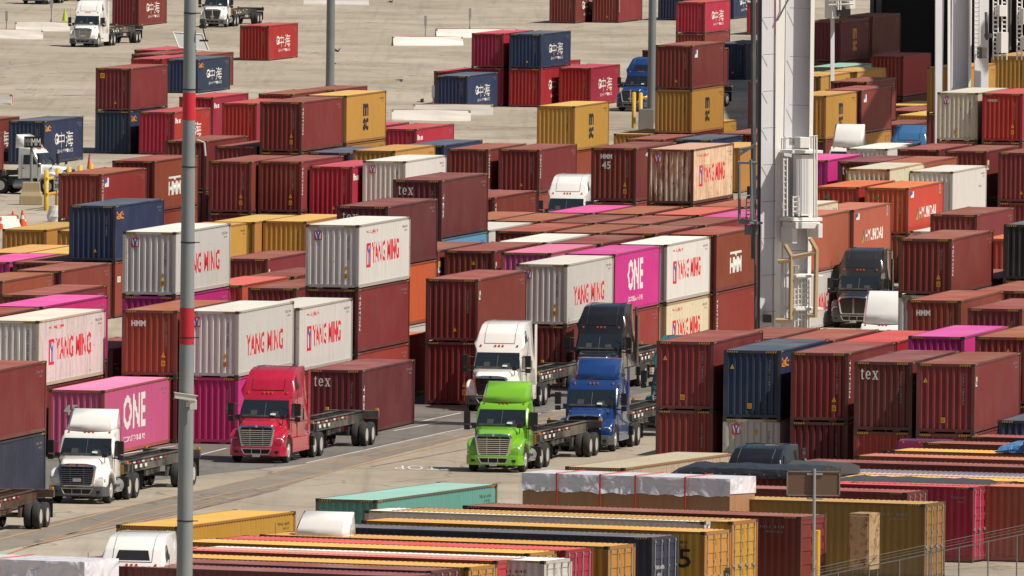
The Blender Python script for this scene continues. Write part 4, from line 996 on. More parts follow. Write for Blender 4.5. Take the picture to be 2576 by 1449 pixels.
# ---------------------------------------------------------------- poles
POLE = weathered('pole_galvanised', (.185, .21, .22), rust=.05, stain=.2, streak=(9, 9, .6), rough=.5); POLEM = POLE
BAND = weathered('band_red', (.50, .010, .025), rust=0, stain=.05, dustamt=.02); CAMW = mat('camera_white', (.62, .60, .56), .45)
CONCB = weathered('barrier_concrete', (.80, .76, .70), rust=.05, stain=.12, dustamt=.12); YBOL = weathered('bollard_yellow', (.62, .36, .02), rust=.2, stain=.25)
def pole(name, x, y, r0, r1, h, label, bands=(), rings=(), lean=0):
    t = empty(name, (x, y, 0), 0, label, 'light pole', 'tall light poles'); t.rotation_euler = (0, lean, 0)
    b = MB(); n = 28; zs = [0, h*.33, h*.66, h]; R_ = lambda z: r0+(r1-r0)*z/h
    b.loft([[(R_(z)*math.cos(2*math.pi*i/n), R_(z)*math.sin(2*math.pi*i/n), z) for i in range(n)] for z in zs]); obj('shaft', b.mesh('shaft', smooth=True), POLE, t)
    b = MB(); b.lathe([(r0*1.9, 0), (r0*1.9, .06), (r0*1.1, .5)], (0, 0, 0), 'z'); obj('base_plate', b.mesh('base_plate'), POLE, t)
    for z0, z1 in bands:
        b = MB(); b.loft([[((R_(z)+.006)*math.cos(2*math.pi*i/n), (R_(z)+.006)*math.sin(2*math.pi*i/n), z) for i in range(n)] for z in (z0, z1)], caps=False); obj('red_band', b.mesh('red_band', smooth=True), BAND, t)
    for z in rings:
        b = MB(); b.loft([[((R_(z)+.012)*math.cos(2*math.pi*i/n), (R_(z)+.012)*math.sin(2*math.pi*i/n), z+dz) for i in range(n)] for dz in (-.02, .02)]); b.box(R_(z), R_(z)+.16, -.04, .0, z-.015, z+.015); obj('strap', b.mesh('strap'), TRIMB, t)
    b = MB()
    for k in range(6): a = k*math.pi/3; b.box(1.0*math.cos(a)-.25, 1.0*math.cos(a)+.25, 1.0*math.sin(a)-.2, 1.0*math.sin(a)+.2, h-.1, h+.2)
    b.bar((-1, 0, h), (1, 0, h), .05); b.bar((0, -1, h), (0, 1, h), .05); obj('floodlight', b.mesh('floodlight'), POLE, t)
    return t
PY = 520.0; Zp = lambda py: CAM_H-(py+920.5)*PY/42000
t = pole('light_pole', -10.12, PY, .272, .165, 30, 'grey steel pole with two red bands rising through the foreground at left', bands=((Zp(875), Zp(783)), (Zp(310), Zp(241))), rings=[Zp(q) for q in (41, 233, 428, 618, 858, 1320)], lean=R(.0))
c = empty('security_camera', (t.location.x+.12, PY-.42, Zp(1015)), 0, 'white surveillance camera strapped to the foreground pole', 'camera')
b = MB(); b.box(-.50, .18, -.10, .10, .0, .17); obj('housing', b.mesh('housing', bevel=.02), CAMW, c).rotation_euler = (0, R(8), R(8))
b = MB(); b.box(-.53, .22, -.13, .13, .17, .19); obj('sun_shield', b.mesh('sun_shield'), CAMW, c).rotation_euler = (0, R(8), R(8))
b = MB(); b.box(.0, .22, -.06, .08, -.28, .02); b.box(-.12, .05, .1, .30, -.2, -.05); b.bar((.1, 0, -.1), (.05, .3, -.1), .03); obj('bracket', b.mesh('bracket', bevel=.01), CAMW, c)
b = MB(); b.bar((-.52, 0, .10), (-.47, 0, .095), .06, 12); obj('lens', b.mesh('lens'), GLASS, c)
c = empty('signal_panel', (t.location.x-.02, PY+.42, Zp(137)), 0, 'tilted white mesh panel mounted behind the foreground pole', 'panel')
b = MB(); b.quad([(-.32, 0, .1), (.62, .1, 0), (.40, .3, .52), (-.52, .2, .58)]); obj('panel', b.mesh('panel'), mat('panel_pale', (.45, .45, .44), .4), c)
b = MB()
for p, q in (((-.32, -.01, .1), (.62, .09, 0)), ((.62, .09, 0), (.40, .29, .52)), ((.40, .29, .52), (-.52, .19, .58)), ((-.52, .19, .58), (-.32, -.01, .1))): b.bar(p, q, .02, 5)
obj('panel_frame', b.mesh('panel_frame'), WHT, c)
c = empty('siren', (t.location.x+.30, PY-.1, Zp(120)), 0, 'dark horn loudspeaker clamped to the foreground pole', 'loudspeaker')
b = MB(); b.bar((0, 0, .55), (.18, -.05, .62), .05, 12, .12); obj('horn', b.mesh('horn', smooth=True), TRIMB, c); b = MB(); b.bar((.1, 0, .55), (.2, 0, .15), .02); b.box(.0, .28, -.03, .03, .1, .16); obj('bracket', b.mesh('bracket'), TRIMB, c)
c = empty('floodlight_arm', (t.location.x+.27, PY-.1, Zp(440)), 0, 'thin white hook arm on the foreground pole', 'bracket')
b = MB(); b.bar((0, 0, 1.0), (.22, 0, .92), .018); b.bar((.22, 0, .92), (.26, 0, .5), .03); obj('arm', b.mesh('arm'), CAMW, c)
pole('light_pole', -13.92, 1262, .33, .27, 30, 'grey steel pole standing far back on the concrete at upper centre')
pole('light_pole', 9.85, 1196, .30, .22, 30, 'slim grey pole beside the maroon and yellow stack')
PEDX = 9.46
t = empty('pole_pedestal', (PEDX, 1193, 0), 0, 'concrete footing block beneath the slim grey pole', 'footing')
b = MB(); b.loft([[(x*q, y*q, z) for x, y in ((-.55, -.55), (.55, -.55), (.55, .55), (-.55, .55))] for q, z in ((1, 0), (.95, 1.6))]); obj('block', b.mesh('block', bevel=.04), weathered('footing', (.20, .18, .16)), t)
# ---------------------------------------------------------------- small yard furniture
def barrier(a, b_, label, red=True, h=.82, mat_=None):
    A = Vector((*a, 0)); B = Vector((*b_, 0)); L = (B-A).length; ang = math.atan2(B.y-A.y, B.x-A.x)
    t = empty('concrete_barrier', A, ang, label, 'barrier', 'concrete traffic barriers')
    prof = [(-.36, 0), (.36, 0), (.34, .12), (.22, .40), (.10, h), (-.10, h), (-.22, .40), (-.34, .12)]
    b = MB(); n = max(2, int(L/3)); rg = []
    for k in range(n+1):
        rg.append([(L*k/n, y+random.uniform(-.02, .02), z) for y, z in prof])
    b.loft(rg); obj('body', b.mesh('body', bevel=.015), mat_ or CONCB, t)
    if red:
        b = MB(); b.box(.02, L-.02, -.112, .112, h-.05, h+.006); b.box(-.006, .14, -.16, .16, .05, h-.05); b.box(L-.14, L+.006, -.16, .16, .05, h-.05); obj('red_edging', b.mesh('red_edging'), weathered('faded_red_edge', (.56, .15, .10), stain=.3, dustamt=.9), t)
for q in [((-10.49, 1432.83), (-4.49, 1434.70), 'dirty white barrier with red ends, front one below the upper sign posts'), ((-6.92, 1462.64), (0.19, 1464.29), 'white barrier with dark red top edge behind the dirty one'),
          ((-7.39, 1227.62), (-1.54, 1227.73), 'white barrier with pink edging, back one near the low navy container'), ((-8.88, 1213.02), (-3.13, 1213.11), 'white barrier with pink edging, front one near the low navy container'),
          ((-20.08, 1586.71), (-13.88, 1586.25), 'white barrier at the very top crossed by the far pole'), ((-44.62, 1441.92), (-40.75, 1442.19), 'pale yellow barrier at the upper left edge'),
          ((-44.03, 1471.10), (-39.24, 1471.75), 'white barrier left of the white truck at the top left'), ((-39.15, 1242.73), (-37.34, 1242.36), 'white barrier end with red tip at the left edge'),
          ((-30.71, 984.34), (-29.31, 986.08), 'white barrier behind the orange cones at the left edge')]: barrier(q[0], q[1], q[2])
def signpost(x, y, h, label, wd=.22, ht=.9, txt=None):
    t = empty('sign_post', (x, y, 0), 0, label, 'sign', 'slim yard sign posts')
    b = MB(); b.bar((0, 0, 0), (0, 0, h), .04, 8); b.bar((0, 0, 0), (0, 0, .3), .12, 8, .05); obj('post', b.mesh('post'), POLEM, t)
    b = MB(); b.box(-wd/2, wd/2, -.07, -.045, h-ht, h); obj('sign_plate', b.mesh('sign_plate'), mat('plate_grey', (.33, .34, .34), .5), t)
    if txt:
        for k, s_ in enumerate(txt.split('/')):
            o = obj('lettering', text_mesh(s_, .02), BLKL, t, own=True); o.location = (0, -.074, h-ht*(.28+.45*k)); o.rotation_euler = (R(90), 0, 0); o.scale = (wd*.8, ht*.26, 1)
for a_, h_, l_ in [((-7.81, 1459.37), 2.0, 'sign post rising from the dirty white barrier'), ((-4.02, 1494.85), 1.9, 'sign post above the dark red edged barrier'), ((-5.96, 1229.16), 2.15, 'sign post between the two pink edged barriers'),
          ((-4.28, 1256.85), 1.9, 'sign post in front of the low navy container'), ((-44.61, 1464.97), 1.9, 'sign post at the upper left above the pale yellow barrier'), ((-41.80, 1505.29), 2.2, 'sign post left of the white truck at the top')]:
    signpost(a_[0], a_[1], h_, l_)
signpost(12.83, 717.38, 1.45, 'sign post in front of the maroon row at right', .2, .75)
signpost(-19.87, 720.12, 2.45, 'white upright sign with black figures at the corner of the pink container', .2, .95, 'PP/500')
t = empty('black_sign', (-29.73, 1029.38, 0), 0, 'black sign reading MM on a pole set in a tan concrete block', 'sign')
b = MB(); b.bar((0, .0, 0), (0, 0, 4.1), .09, 10); obj('post', b.mesh('post'), POLEM, t)
b = MB(); b.box(-.45, .62, -.16, -.1, 3.45, 4.15); obj('sign_plate', b.mesh('sign_plate'), BLACK, t)
o = obj('lettering', text_mesh('MM', .02), WHT, t, own=True); o.location = (.28, -.165, 3.8); o.rotation_euler = (R(90), 0, 0); o.scale = (.56, .45, 1)
o = obj('lettering', text_mesh('MM', .02), GREYL, t, own=True); o.location = (-.2, -.165, 3.8); o.rotation_euler = (R(90), 0, 0); o.scale = (.34, .45, 1)
t = empty('concrete_block', (-29.66, 1027.24, 0), 0, 'tan stepped concrete block at the foot of the black sign', 'block')
b = MB(); b.loft([[(x*q, y*q, z) for x, y in ((-.72, -.6), (.72, -.6), (.72, .6), (-.72, .6))] for q, z in ((1, 0), (.98, .55), (.80, .82), (.78, .95), (.74, 1.4))]); obj('block', b.mesh('block', bevel=.04), weathered('block_tan', (.48, .38, .22), stain=.3), t)
def bollard(x, y, h, label, sign=False):
    t = empty('bollard', (x, y, 0), 0, label, 'bollard', 'yellow steel bollards')
    b = MB(); b.bar((0, 0, 0), (0, 0, h-.06), .15, 16); b.bar((0, 0, h-.06), (0, 0, h), .15, 16, .08); obj('post', b.mesh('post', smooth=True), YBOL, t)
    return t
B0 = Vector((-28.44, 1016.98, 0))
for k, w_ in enumerate(('first and nearest yellow bollard of the row left of the brown container', 'second yellow bollard beside the Z sign', 'middle yellow bollard of the row in front of the side on truck', 'fourth yellow bollard of the row in front of the side on truck', 'last yellow bollard of the row near the red marker')):
    bollard(B0.x+.60*k, B0.y+3.2*k, 2.5, w_)
t = empty('guard_rail', (B0.x, B0.y, 0), 0, 'yellow horizontal rails joining the row of yellow bollards', 'rail')
for z in (1.0, 1.95):
    b = MB(); b.bar((0, -.16, z), (2.4, 12.6, z), .10, 8); obj('rail', b.mesh('rail'), YBOL, t)
t = empty('yard_sign', (B0.x+.62, B0.y-.1, 0), 0, 'grey plate lettered Z 30 fixed by the yellow bollards', 'sign')
b = MB(); b.bar((0, 0, 0), (0, 0, 2.2), .035); obj('post', b.mesh('post'), POLEM, t); b = MB(); b.box(-.17, .17, -.06, -.03, 1.25, 2.2); obj('sign_plate', b.mesh('sign_plate'), mat('plate_pale', (.36, .40, .40), .5), t)
for s_, z in (('Z', 1.96), ('30', 1.52)): o = obj('lettering', text_mesh(s_, .02), BLKL, t, own=True); o.location = (0, -.065, z); o.rotation_euler = (R(90), 0, 0); o.scale = (.22, .27, 1)
for a, l in (((8.63, 1200.69), 'left yellow bollard of the pair by the far blue truck'), ((9.10, 1198.92), 'right yellow bollard of the pair by the far blue truck'), ((9.75, 1204.97), 'yellow bollard beside the footing of the slim grey pole')): bollard(a[0], a[1], 2.6, l)
t = empty('guard_rail', (9.11, 1199.89, 0), 0, 'yellow rail reaching from the bollards to the slim grey pole', 'rail'); b = MB(); b.bar((0, -.15, 2.2), (1.0, .4, 2.2), .12, 8); obj('rail', b.mesh('rail'), YBOL, t)
def cone(x, y, h, label, m=None):
    t = empty('traffic_cone', (x, y, 0), 0, label, 'traffic cone', 'traffic cones')
    b = MB(); b.lathe([(h*.22, .04), (h*.05, h)], (0, 0, 0), 'z', 16); b.box(-h*.26, h*.26, -h*.26, h*.26, 0, .04); obj('cone', b.mesh('cone'), m or mat('cone_orange', (.72, .10, .03), .5), t)
    if not m: b = MB(); b.lathe([(h*.152, h*.45), (h*.108, h*.68)], (0, 0, 0), 'z', 16); obj('white_sleeve', b.mesh('white_sleeve'), WHT, t)
for a, h, l in (((-29.60, 987.97), .95, 'tallest orange cone right of the white barrier'), ((-30.01, 985.87), .75, 'short orange cone, second from the left edge'), ((-29.77, 987.26), .8, 'short orange cone in the middle of the group'), ((-29.10, 990.12), .95, 'orange cone standing apart at the right of the group'), ((-30.20, 984.49), .75, 'orange cone cut by the left edge'), ((-28.98, 990.82), .6, 'small orange cone tucked against the separate one')): cone(a[0], a[1], h, l)
cone(-40.72, 1510.43, 1.1, 'lime green cone by the white truck at the top left', mat('cone_lime', (.45, .62, .03), .5))
t = empty('marker_post', (-27.93, 1096.62, 0), 0, 'slim red marker post at the end of the yellow bollards', 'marker'); b = MB(); b.bar((0, 0, 0), (.08, 0, 1.0), .10, 8, .05); obj('post', b.mesh('post'), mat('marker_red', (.62, .04, .03), .5), t)
t = empty('bulk_bag', (-27.40, 998.68, 0), 0, 'crumpled white bulk bag by the foot of the yellow bollards', 'bag')
b = MB(); b.loft([[(.45*q*math.cos(a*math.pi/6+z)*(1+.12*math.sin(3*a)), .4*q*math.sin(a*math.pi/6+z)*(1+.1*math.cos(5*a)), z) for a in range(12)] for q, z in ((1, 0), (1.05, .3), (.85, .65), (.7, .95))]); obj('sack', b.mesh('sack'), WHT, t)
# birds
def bird(x, y, z, rz, up_, label):
    b = MB(); s = 1.3
    body = [[(r*math.cos(a), yy, r*.9*math.sin(a)) for a in [k*math.pi/4 for k in range(8)]] for yy, r in ((-.16, .008), (-.12, .035), (0, .05), (.1, .03), (.2, .02), (.26, .03))]
    b.loft(body)
    for sx in (-1, 1):
        pts = [(sx*.03, -.07, 0), (sx*.16, -.10, up_*.6), (sx*.33, -.02, up_), (sx*.15, .06, up_*.5), (sx*.03, .06, 0)]
        b.loft([[(p[0], p[1], p[2]) for p in pts], [(p[0], p[1], p[2]-.008) for p in pts]])
    me = b.mesh('pigeon'); o = obj('pigeon', me, mat('bird_grey', (.05, .045, .045), .7)); o.location = (x, y, z); o.rotation_euler = (0, 0, rz); o.scale = (s, s, s); tag(o, label, 'bird', 'pigeons over the concrete')
for a, z, rz, u, l in (((-11.25, 1512.12), 2, 1.2, .12, 'dark pigeon flying at the very top of the picture'), ((-13.73, 1292.20), 3, .9, .18, 'dark pigeon gliding just right of the far pole'), ((-14.10, 1313.27), 1.5, .2, .05, 'pigeon close against the far pole, lower one'),
                       ((-8.49, 1248.69), 2, 1.6, -.12, 'pigeon with lowered wings over the open concrete'), ((-6.58, 1190.97), 2, 1.4, .2, 'pigeon with raised wings above the pink edged barriers')): bird(a[0], a[1], z, rz, u, l)
# ---------------------------------------------------------------- quay crane leg and its fittings
CY = 742.0; RB = R(26)
def cx(px, py): a, b_ = px-1288, py-724.5; u = a*math.cos(ROLL)+b_*math.sin(ROLL); return u*CY/42000*1.0
def cz(px, py): a, b_ = px-1288, py-724.5; w_ = -a*math.sin(ROLL)+b_*math.cos(ROLL); t_ = math.tan(PITCH+math.atan(w_/42000)); return CAM_H-CY*t_
CG = weathered('crane_light_grey', (.68, .68, .71), rust=0, stain=.08, dustamt=.05, var=.02); CW_ = weathered('crane_white', (.82, .81, .77), rust=0, stain=.08, dustamt=.05, var=.03)
CT = weathered('crane_tan_frame', (.55, .40, .20), rust=0, stain=.15); CD = weathered('crane_dark_pipe', (.06, .065, .07), rust=.1); CS = weathered('crane_slate', (.16, .18, .20), rust=.1)
cr = empty('quay_crane', (cx(1950, 1084), CY, 0), 0, 'tall pale grey crane leg with cabin, ladders and tan frame right of centre', 'crane')
ox = cr.location.x
def cbox(name, x0, x1, y0, y1, m, d0=-.5, d1=.5, rot=R(24), bevel=.02, par=None):
    """box between picture rows; x given at its top and kept upright"""
    xa, xb = cx(x0, y0)-ox, cx(x1, y0)-ox; za, zb = cz(x0, y1), cz(x0, y0)
    b = MB(); w_ = (xb-xa)/2; b.box(-w_, w_, d0, d1, za, zb); o = obj(name, b.mesh(name, bevel=bevel), m, par or cr, ((xa+xb)/2, 0, 0))
    o.rotation_euler = (0, 0, rot); return o
def cbars(name, segs, r, m, dy=-.9, par=None):
    b = MB()
    for (x0, y0, x1, y1) in segs: b.bar((cx(x0, y0)-ox, dy, cz(x0, y0)), (cx(x1, y1)-ox, dy, cz(x1, y1)), r, 5)
    return obj(name, b.mesh(name), m, par or cr)
H0, G0 = -560, 1084
def leg(name, pts_top, pts_bot, y0, y1, m, d0, d1, par=None):
    """tapering box leg: (x0,x1) at top row y0 and at bottom row y1"""
    b = MB(); rg = []
    for (x0, x1), yy in ((pts_top, y0), (pts_bot, y1)):
        z = cz(x0, yy); a, c = cx(x0, yy)-ox, cx(x1, yy)-ox; rg.append([(a, d0, z), (c, d0+(c-a)*.55, z), (c, d1, z), (a, d1, z)])
    b.loft(rg); return obj(name, b.mesh(name, bevel=.02), m, par or cr)
leg('main_leg', (1920, 1953), (1910, 1946), H0, G0, CG, -.35, .8)
leg('leg_flange', (1905, 1921), (1906, 1915), H0, G0, CS, -.2, .7)
leg('rear_leg', (1984, 2046), (1964, 2030), H0, G0, CG, .2, 1.6)
leg('flange', (2046, 2057), (2028, 2036), H0, G0, CW_, .1, 1.6)
leg('cable_channel', (1956, 1983), (1945, 1961), H0, G0, CW_, -.1, .6)
cbars('cable', [(1893, H0, 1895, 650)], .10, CD, -.5); cbars('cable', [(1898, H0, 1901, 1080)], .055, CD, -.45)
seams = []
for k in range(14):
    y = -50+k*92.5; seams.append((1919, y+2, 1952, y))
for k in range(7): seams.append((1986, 20+k*122, 2036, 22+k*122))
cbars('plate_seam', seams[:14], .012, CS, -.36); cbars('plate_seam', seams[14:], .012, CS, .19)
cbars('diagonal_brace', [(1955, 52, 1983, -2), (1968, H0, 1984, 0)], .04, CS, -.15)
# left ladder platform
cbars('left_ladder', [(1860, 410, 1860, 553), (1889, 400, 1891, 553), (1858, 375, 1892, 370), (1860, 388, 1900, 362), (1856, 407, 1904, 409), (1856, 553, 1904, 556)], .07, CS, -.8)
cbars('ladder_rungs', [(1878, 498+k*10, 1888, 498+k*10) for k in range(5)]+[(1878, 495, 1877, 550), (1888, 493, 1888, 550)], .03, CS, -.9)
cbox('platform', 1858, 1900, 556, 562, CS, -.9, .0); cbox('machine_box', 1872, 1896, 566, 590, CS, -.6, .0)
# air conditioner, cabin
ac = cbox('air_conditioner', 1981, 2006, 343, 370, CW_, -1.3, -.6)
cbars('louvre', [(1984, 347+k*3, 1998, 347+k*3) for k in range(6)], .018, CD, -1.32, ac).parent = cr
cab_ = cbox('lift_cabin', 1996, 2040, 388, 541, CW_, -.8, .1)
cbars('cabin_rib', [(2004+k*4, 398, 2004+k*4, 536) for k in range(8)], .022, CG, -1.12)
cbox('platform', 1966, 2051, 376, 384, CW_, -1.0, .3); cbox('platform', 1962, 2050, 545, 554, CW_, -1.0, .3)
cbars('railing', [(1966, 345, 1966, 372), (1975, 340, 1975, 372), (2040, 340, 2040, 372), (2053, 338, 2053, 545), (2047, 338, 2047, 545), (1966, 346, 1990, 343), (2038, 341, 2056, 340), (1970, 395, 1970, 541), (1979, 395, 1979, 541), (1994, 490, 1994, 541), (2008, 490, 2008, 541)]+[(1994, 495+k*12, 2010, 492+k*12) for k in range(4)]+[(1970, 400+k*14, 1979, 399+k*14) for k in range(10)], .045, CW_, -1.6)
cbox('machinery_block', 1968, 2036, 556, 572, CW_, -1.3, .1); cbox('machinery_block', 1964, 1978, 570, 610, CW_, -1.2, .0); cbox('machinery_block', 2030, 2042, 560, 596, CW_, -1.2, .0)
# tan frame below
cbars('tan_frame', [(1974, 612, 1990, 640), (1990, 640, 1988, 800), (2037, 596, 2053, 624), (2053, 624, 2050, 795), (1988, 645, 2055, 632), (1956, 655, 1990, 652), (1950, 803, 1990, 803), (2030, 790, 2052, 790)], .11, CT, -1.6)
cbars('railing', [(1964+k*6, 650, 1964+k*6, 815) for k in range(3)]+[(1998+k*9, 700, 1998+k*9, 820) for k in range(5)]+[(1994, 700+k*13, 2036, 694+k*13) for k in range(9)], .035, CW_, -1.45)
cbox('stair_landing', 1962, 2036, 688, 694, CW_, -1.6, .1); cbox('stair_landing', 1960, 2036, 770, 777, CW_, -1.6, .1); cbox('control_box', 1966, 1978, 665, 686, CW_, -1.4, -.9); cbox('control_box', 1912, 1926, 790, 810, CD, -.7, -.3)
cbox('sill_beam', 1900, 2060, 1000, 1050, CG, -1.0, 2.2, rot=0); 
for a in (1915, 1960, 2005, 2045): cbars('bogie_wheel', [(a, 1064, a+1, 1064)], .38, CD, .2)
# ---------------------------------------------------------------- second crane far right, with its overhead beams (they shade the stacks below)
DARKCORNER = mat('black_painted_dark_corner', (.010, .008, .008), .8)
c2 = empty('quay_crane', (27.12, 1010, 0), 0, 'second crane with grey legs and white machinery at the top right corner', 'crane')
CY = 1010.0; ox = c2.location.x
leg('main_leg', (2354, 2383), (2352, 2366), H0, 640, CG, -.4, 1.0, c2); leg('main_leg', (2398, 2446), (2390, 2440), H0, 640, CG, -.2, 1.2, c2); leg('leg_flange', (2384, 2390), (2384, 2392), H0, 640, CW_, -.3, .4, c2); leg('leg_flange', (2440, 2448), (2434, 2441), H0, 640, CW_, -.4, .4, c2)
leg('main_leg', (2456, 2492), (2450, 2486), H0, 640, CG, .6, 1.5, c2)
cbox('sill_beam', 2340, 2600, 560, 600, CG, -1.0, 2.0, rot=0, par=c2)
seg = []
for x0 in (2452, 2498, 2520, 2558):
    seg += [(x0, -80, x0, 150), (x0+12, -80, x0+12, 150)]+[(x0, -60+k*11, x0+12, -60+k*11) for k in range(19)]
cbars('ladder', seg, .05, CW_, -.6, c2)
for x0, x1, y0, y1 in ((2496, 2516, 12, 40), (2500, 2520, 80, 132), (2556, 2576, 20, 60), (2560, 2580, 90, 124), (2470, 2482, 84, 94), (2452, 2466, 118, 146)): cbox('machinery_box', x0, x1, y0, y1, CW_ if x0 > 2490 else CD, -1.0, -.3, par=c2)
cbars('pipe', [(2535, -80, 2535, 130), (2542, -80, 2540, 125), (2480, 30, 2482, 100)], .09, CD, -.5, c2)
# overhead machinery house and boom, above the frame
b = MB(); b.box(13, 50, 150, 330, 31, 36); b.box(16, 17, -5, 150, 32, 34); b.box(45, 46, -5, 150, 32, 34); b.box(-2, 47, -3, 0, 32, 34); obj('machinery_house', b.mesh('machinery_house'), CG, c2)
sh = empty('painted_darkness_block', (27.94, 1300, 0), 0, 'black painted block for the dark blur in the top right corner', 'building')  # box modelled in black to give the soft dark area at top right
b = MB(); b.box(0, 24, 0, 14, 0, 36); b.box(-.4, 24.4, -.4, 14.4, 36, 36.5); obj('wall', b.mesh('wall'), DARKCORNER, sh)
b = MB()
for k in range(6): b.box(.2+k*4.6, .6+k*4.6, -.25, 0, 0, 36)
obj('darkness_block_rib', b.mesh('darkness_block_rib'), CD, sh)
c3 = empty('gantry_hoist', (21.92, 1130, 0), 0, 'white hoist machinery hanging right of the crane leg at the top', 'hoist')
CY = 1130.0; ox = c3.location.x
cbox('hoist_frame', 2084, 2104, -60, 46, CW_, -.6, .6, par=c3); cbox('hoist_frame', 2120, 2144, -60, 22, CW_, -.6, .6, par=c3); cbox('hoist_motor', 2098, 2134, 18, 40, CD, -.5, .5, par=c3)
cbars('rail', [(2084, 0, 2146, 0), (2108, -60, 2108, 24), (2114, -60, 2114, 24), (2084, 12, 2146, 10)], .07, CW_, -.7, c3)
leg('support', (2090, 2100), (2090, 2100), 46, 380, CG, .6, 1.0, c3)
# ---------------------------------------------------------------- wrapped loads, tarpaulins
def fabric(name, rgb, rough=.35, sc=2.6, d=.9):
    m = mat(name, rgb, rough); nt = m.node_tree; b = nt.nodes['Principled BSDF']; tc = N(nt, 'ShaderNodeTexCoord'); n = N(nt, 'ShaderNodeTexNoise'); n.inputs['Scale'].default_value = sc
    n.inputs['Detail'].default_value = 2.5; n.inputs['Distortion'].default_value = .9; bp = N(nt, 'ShaderNodeBump'); bp.inputs['Strength'].default_value = d; bp.inputs['Distance'].default_value = .22
    nt.links.new(tc.outputs['Object'], n.inputs[0]); nt.links.new(n.outputs[0], bp.inputs['Height']); nt.links.new(bp.outputs[0], b.inputs['Normal']); return m
WRAP = fabric('silver_wrap', (.76, .74, .80), .30, .9, 1.0); TARP = fabric('black_tarpaulin', (.032, .034, .040), .38, 1.2, .5); TARPG = fabric('grey_tarpaulin', (.07, .072, .08), .45, 1.0, .4); BTARP = fabric('blue_tarpaulin', (.09, .25, .50), .4)
PLY = weathered('plywood_crate', (.50, .27, .12), rust=.1, stain=.5, streak=(3, 3, .4)); PLYL = weathered('plywood_pale', (.56, .40, .22), rust=.05, stain=.2); STRAP = mat('orange_strap', (.62, .07, .02), .5)
def wrapped(px, yawd, L, Wd, z0, z1, zc, label, straps, cat='crate'):
    """crate whose right near top corner is at px; local +y runs to the right end"""
    yw = R(yawd); e = Vector((math.sin(yw), math.cos(yw), 0)); x_ = Vector((math.cos(yw), -math.sin(yw), 0)); c = Vector((*px, 0))-e*L-x_*(Wd/2)
    t = empty('wrapped_crate', (c.x, c.y, 0), -yw, label, cat, 'plastic wrapped crates')
    b = MB(); b.box(-Wd/2, Wd/2, 0, L, z0, zc+.2); obj('plywood_box', b.mesh('plywood_box'), PLY, t)
    b = MB(); nl = int(L/.16); hem = [zc+.03*math.sin(k*.9)+random.uniform(-.03, .03) for k in range(nl+1)]
    w_ = Wd/2+.03
    for k in range(nl):
        a, c_ = -.03+(L+.06)*k/nl, -.03+(L+.06)*(k+1)/nl
        rows = [(z1, 0), (z1-.12, .02), (z1-.3, .0), (None, .05)]
        def P_(s, j, yy, kk): z, o = rows[j]; z = hem[kk] if z is None else z; return (s*(w_+o+(random.Random(kk*7+j*3+(s > 0)).uniform(-.035, .035) if j else 0)), yy, z)
        for s in (-1, 1):
            for j in range(3): b.quad([P_(s, j, a, k), P_(s, j, c_, k+1), P_(s, j+1, c_, k+1), P_(s, j+1, a, k)])
        b.quad([P_(-1, 0, a, k), P_(1, 0, a, k), P_(1, 0, c_, k+1), P_(-1, 0, c_, k+1)])
    for yy in (-.03, L+.03): b.quad([(-w_-.02, yy, zc+.04), (w_+.02, yy, zc+.1), (w_, yy, z1), (-w_, yy, z1)])
    obj('plastic_cover', b.mesh('plastic_cover', smooth=True), WRAP, t)
    for y in straps:
        b = MB(); y0, y1 = y*L-.03, y*L+.03; q = w_+.10; b.box(q-.02, q, y0, y1, z0, z1+.03); b.box(-q, q, y0, y1, z1+.02, z1+.04); obj('strap', b.mesh('strap'), STRAP, t)
    return t
wrapped((8.27, 627.14), 112, 8.4, 2.6, .9, 3.75, 3.08, 'long plywood crate with silver plastic cover and orange straps', (.17, .38, .55, .79)); 
wrapped((-14.69, 576.41), 114, 11, 2.7, .6, 3.2, 2.5, 'silver plastic covered crate at the bottom left corner', (.35, .7))
def tarp(px, yawd, L, Wd, z0, z1, label, m, sag=.25, cat='tarpaulin'):
    yw = R(yawd); t = empty('tarpaulin_load', (px[0], px[1], 0), -yw, label, cat, 'tarpaulin covered loads'); b = MB(); n = int(L/.35); rg = []
    rn = random.Random(int(L*10))
    for k in range(n+1):
        y = L*k/n; tp = min(1, .35+k*.35) if k < 2 else 1; zt = z0+(z1-z0)*min(1, tp)+rn.uniform(-.03, .03); w_ = Wd/2
        rg.append([(0, y, z0), (0+rn.uniform(-.04, .04), y, z0+.35*(zt-z0)), (-.12+rn.uniform(-.04, .04), y, zt-.10), (-w_*.9, y, zt+.08), (-Wd+.1, y, zt-.1), (-Wd, y, z0)])
    b.loft(rg); obj('sheet', b.mesh('sheet', smooth=True), m, t)
    b = MB()
    for k in range(int(L/.6)): b.box(.03, .05, .3+k*.6-.025, .3+k*.6+.025, z0+.12, z0+.17)
    obj('eyelet', b.mesh('eyelet'), STEEL, t); return t
tarp((6.17, 645.93), 110, 6.2, 2.4, 2.9, 3.35, 'black tarpaulin hump behind the plastic wrapped crate', TARP)
tarp((12.31, 643.63), 110, 6.2, 2.4, 2.75, 3.0, 'grey tarpaulin sheet lying over the crimson container roof at lower right', TARPG)
tarp((9.54, 648.78), 110, 3.5, 2.4, 2.9, 3.3, 'grey tarpaulin ridge behind the sign board', TARPG)
t = tarp((19.36, 666.25), 110, 4.0, 1.6, 2.95, 3.35, 'blue tarpaulin bundle with orange strap at the right edge', BTARP)
b = MB(); b.box(-.9, .07, 1.2, 1.28, 3.1, 3.42); obj('strap', b.mesh('strap'), STRAP, t)
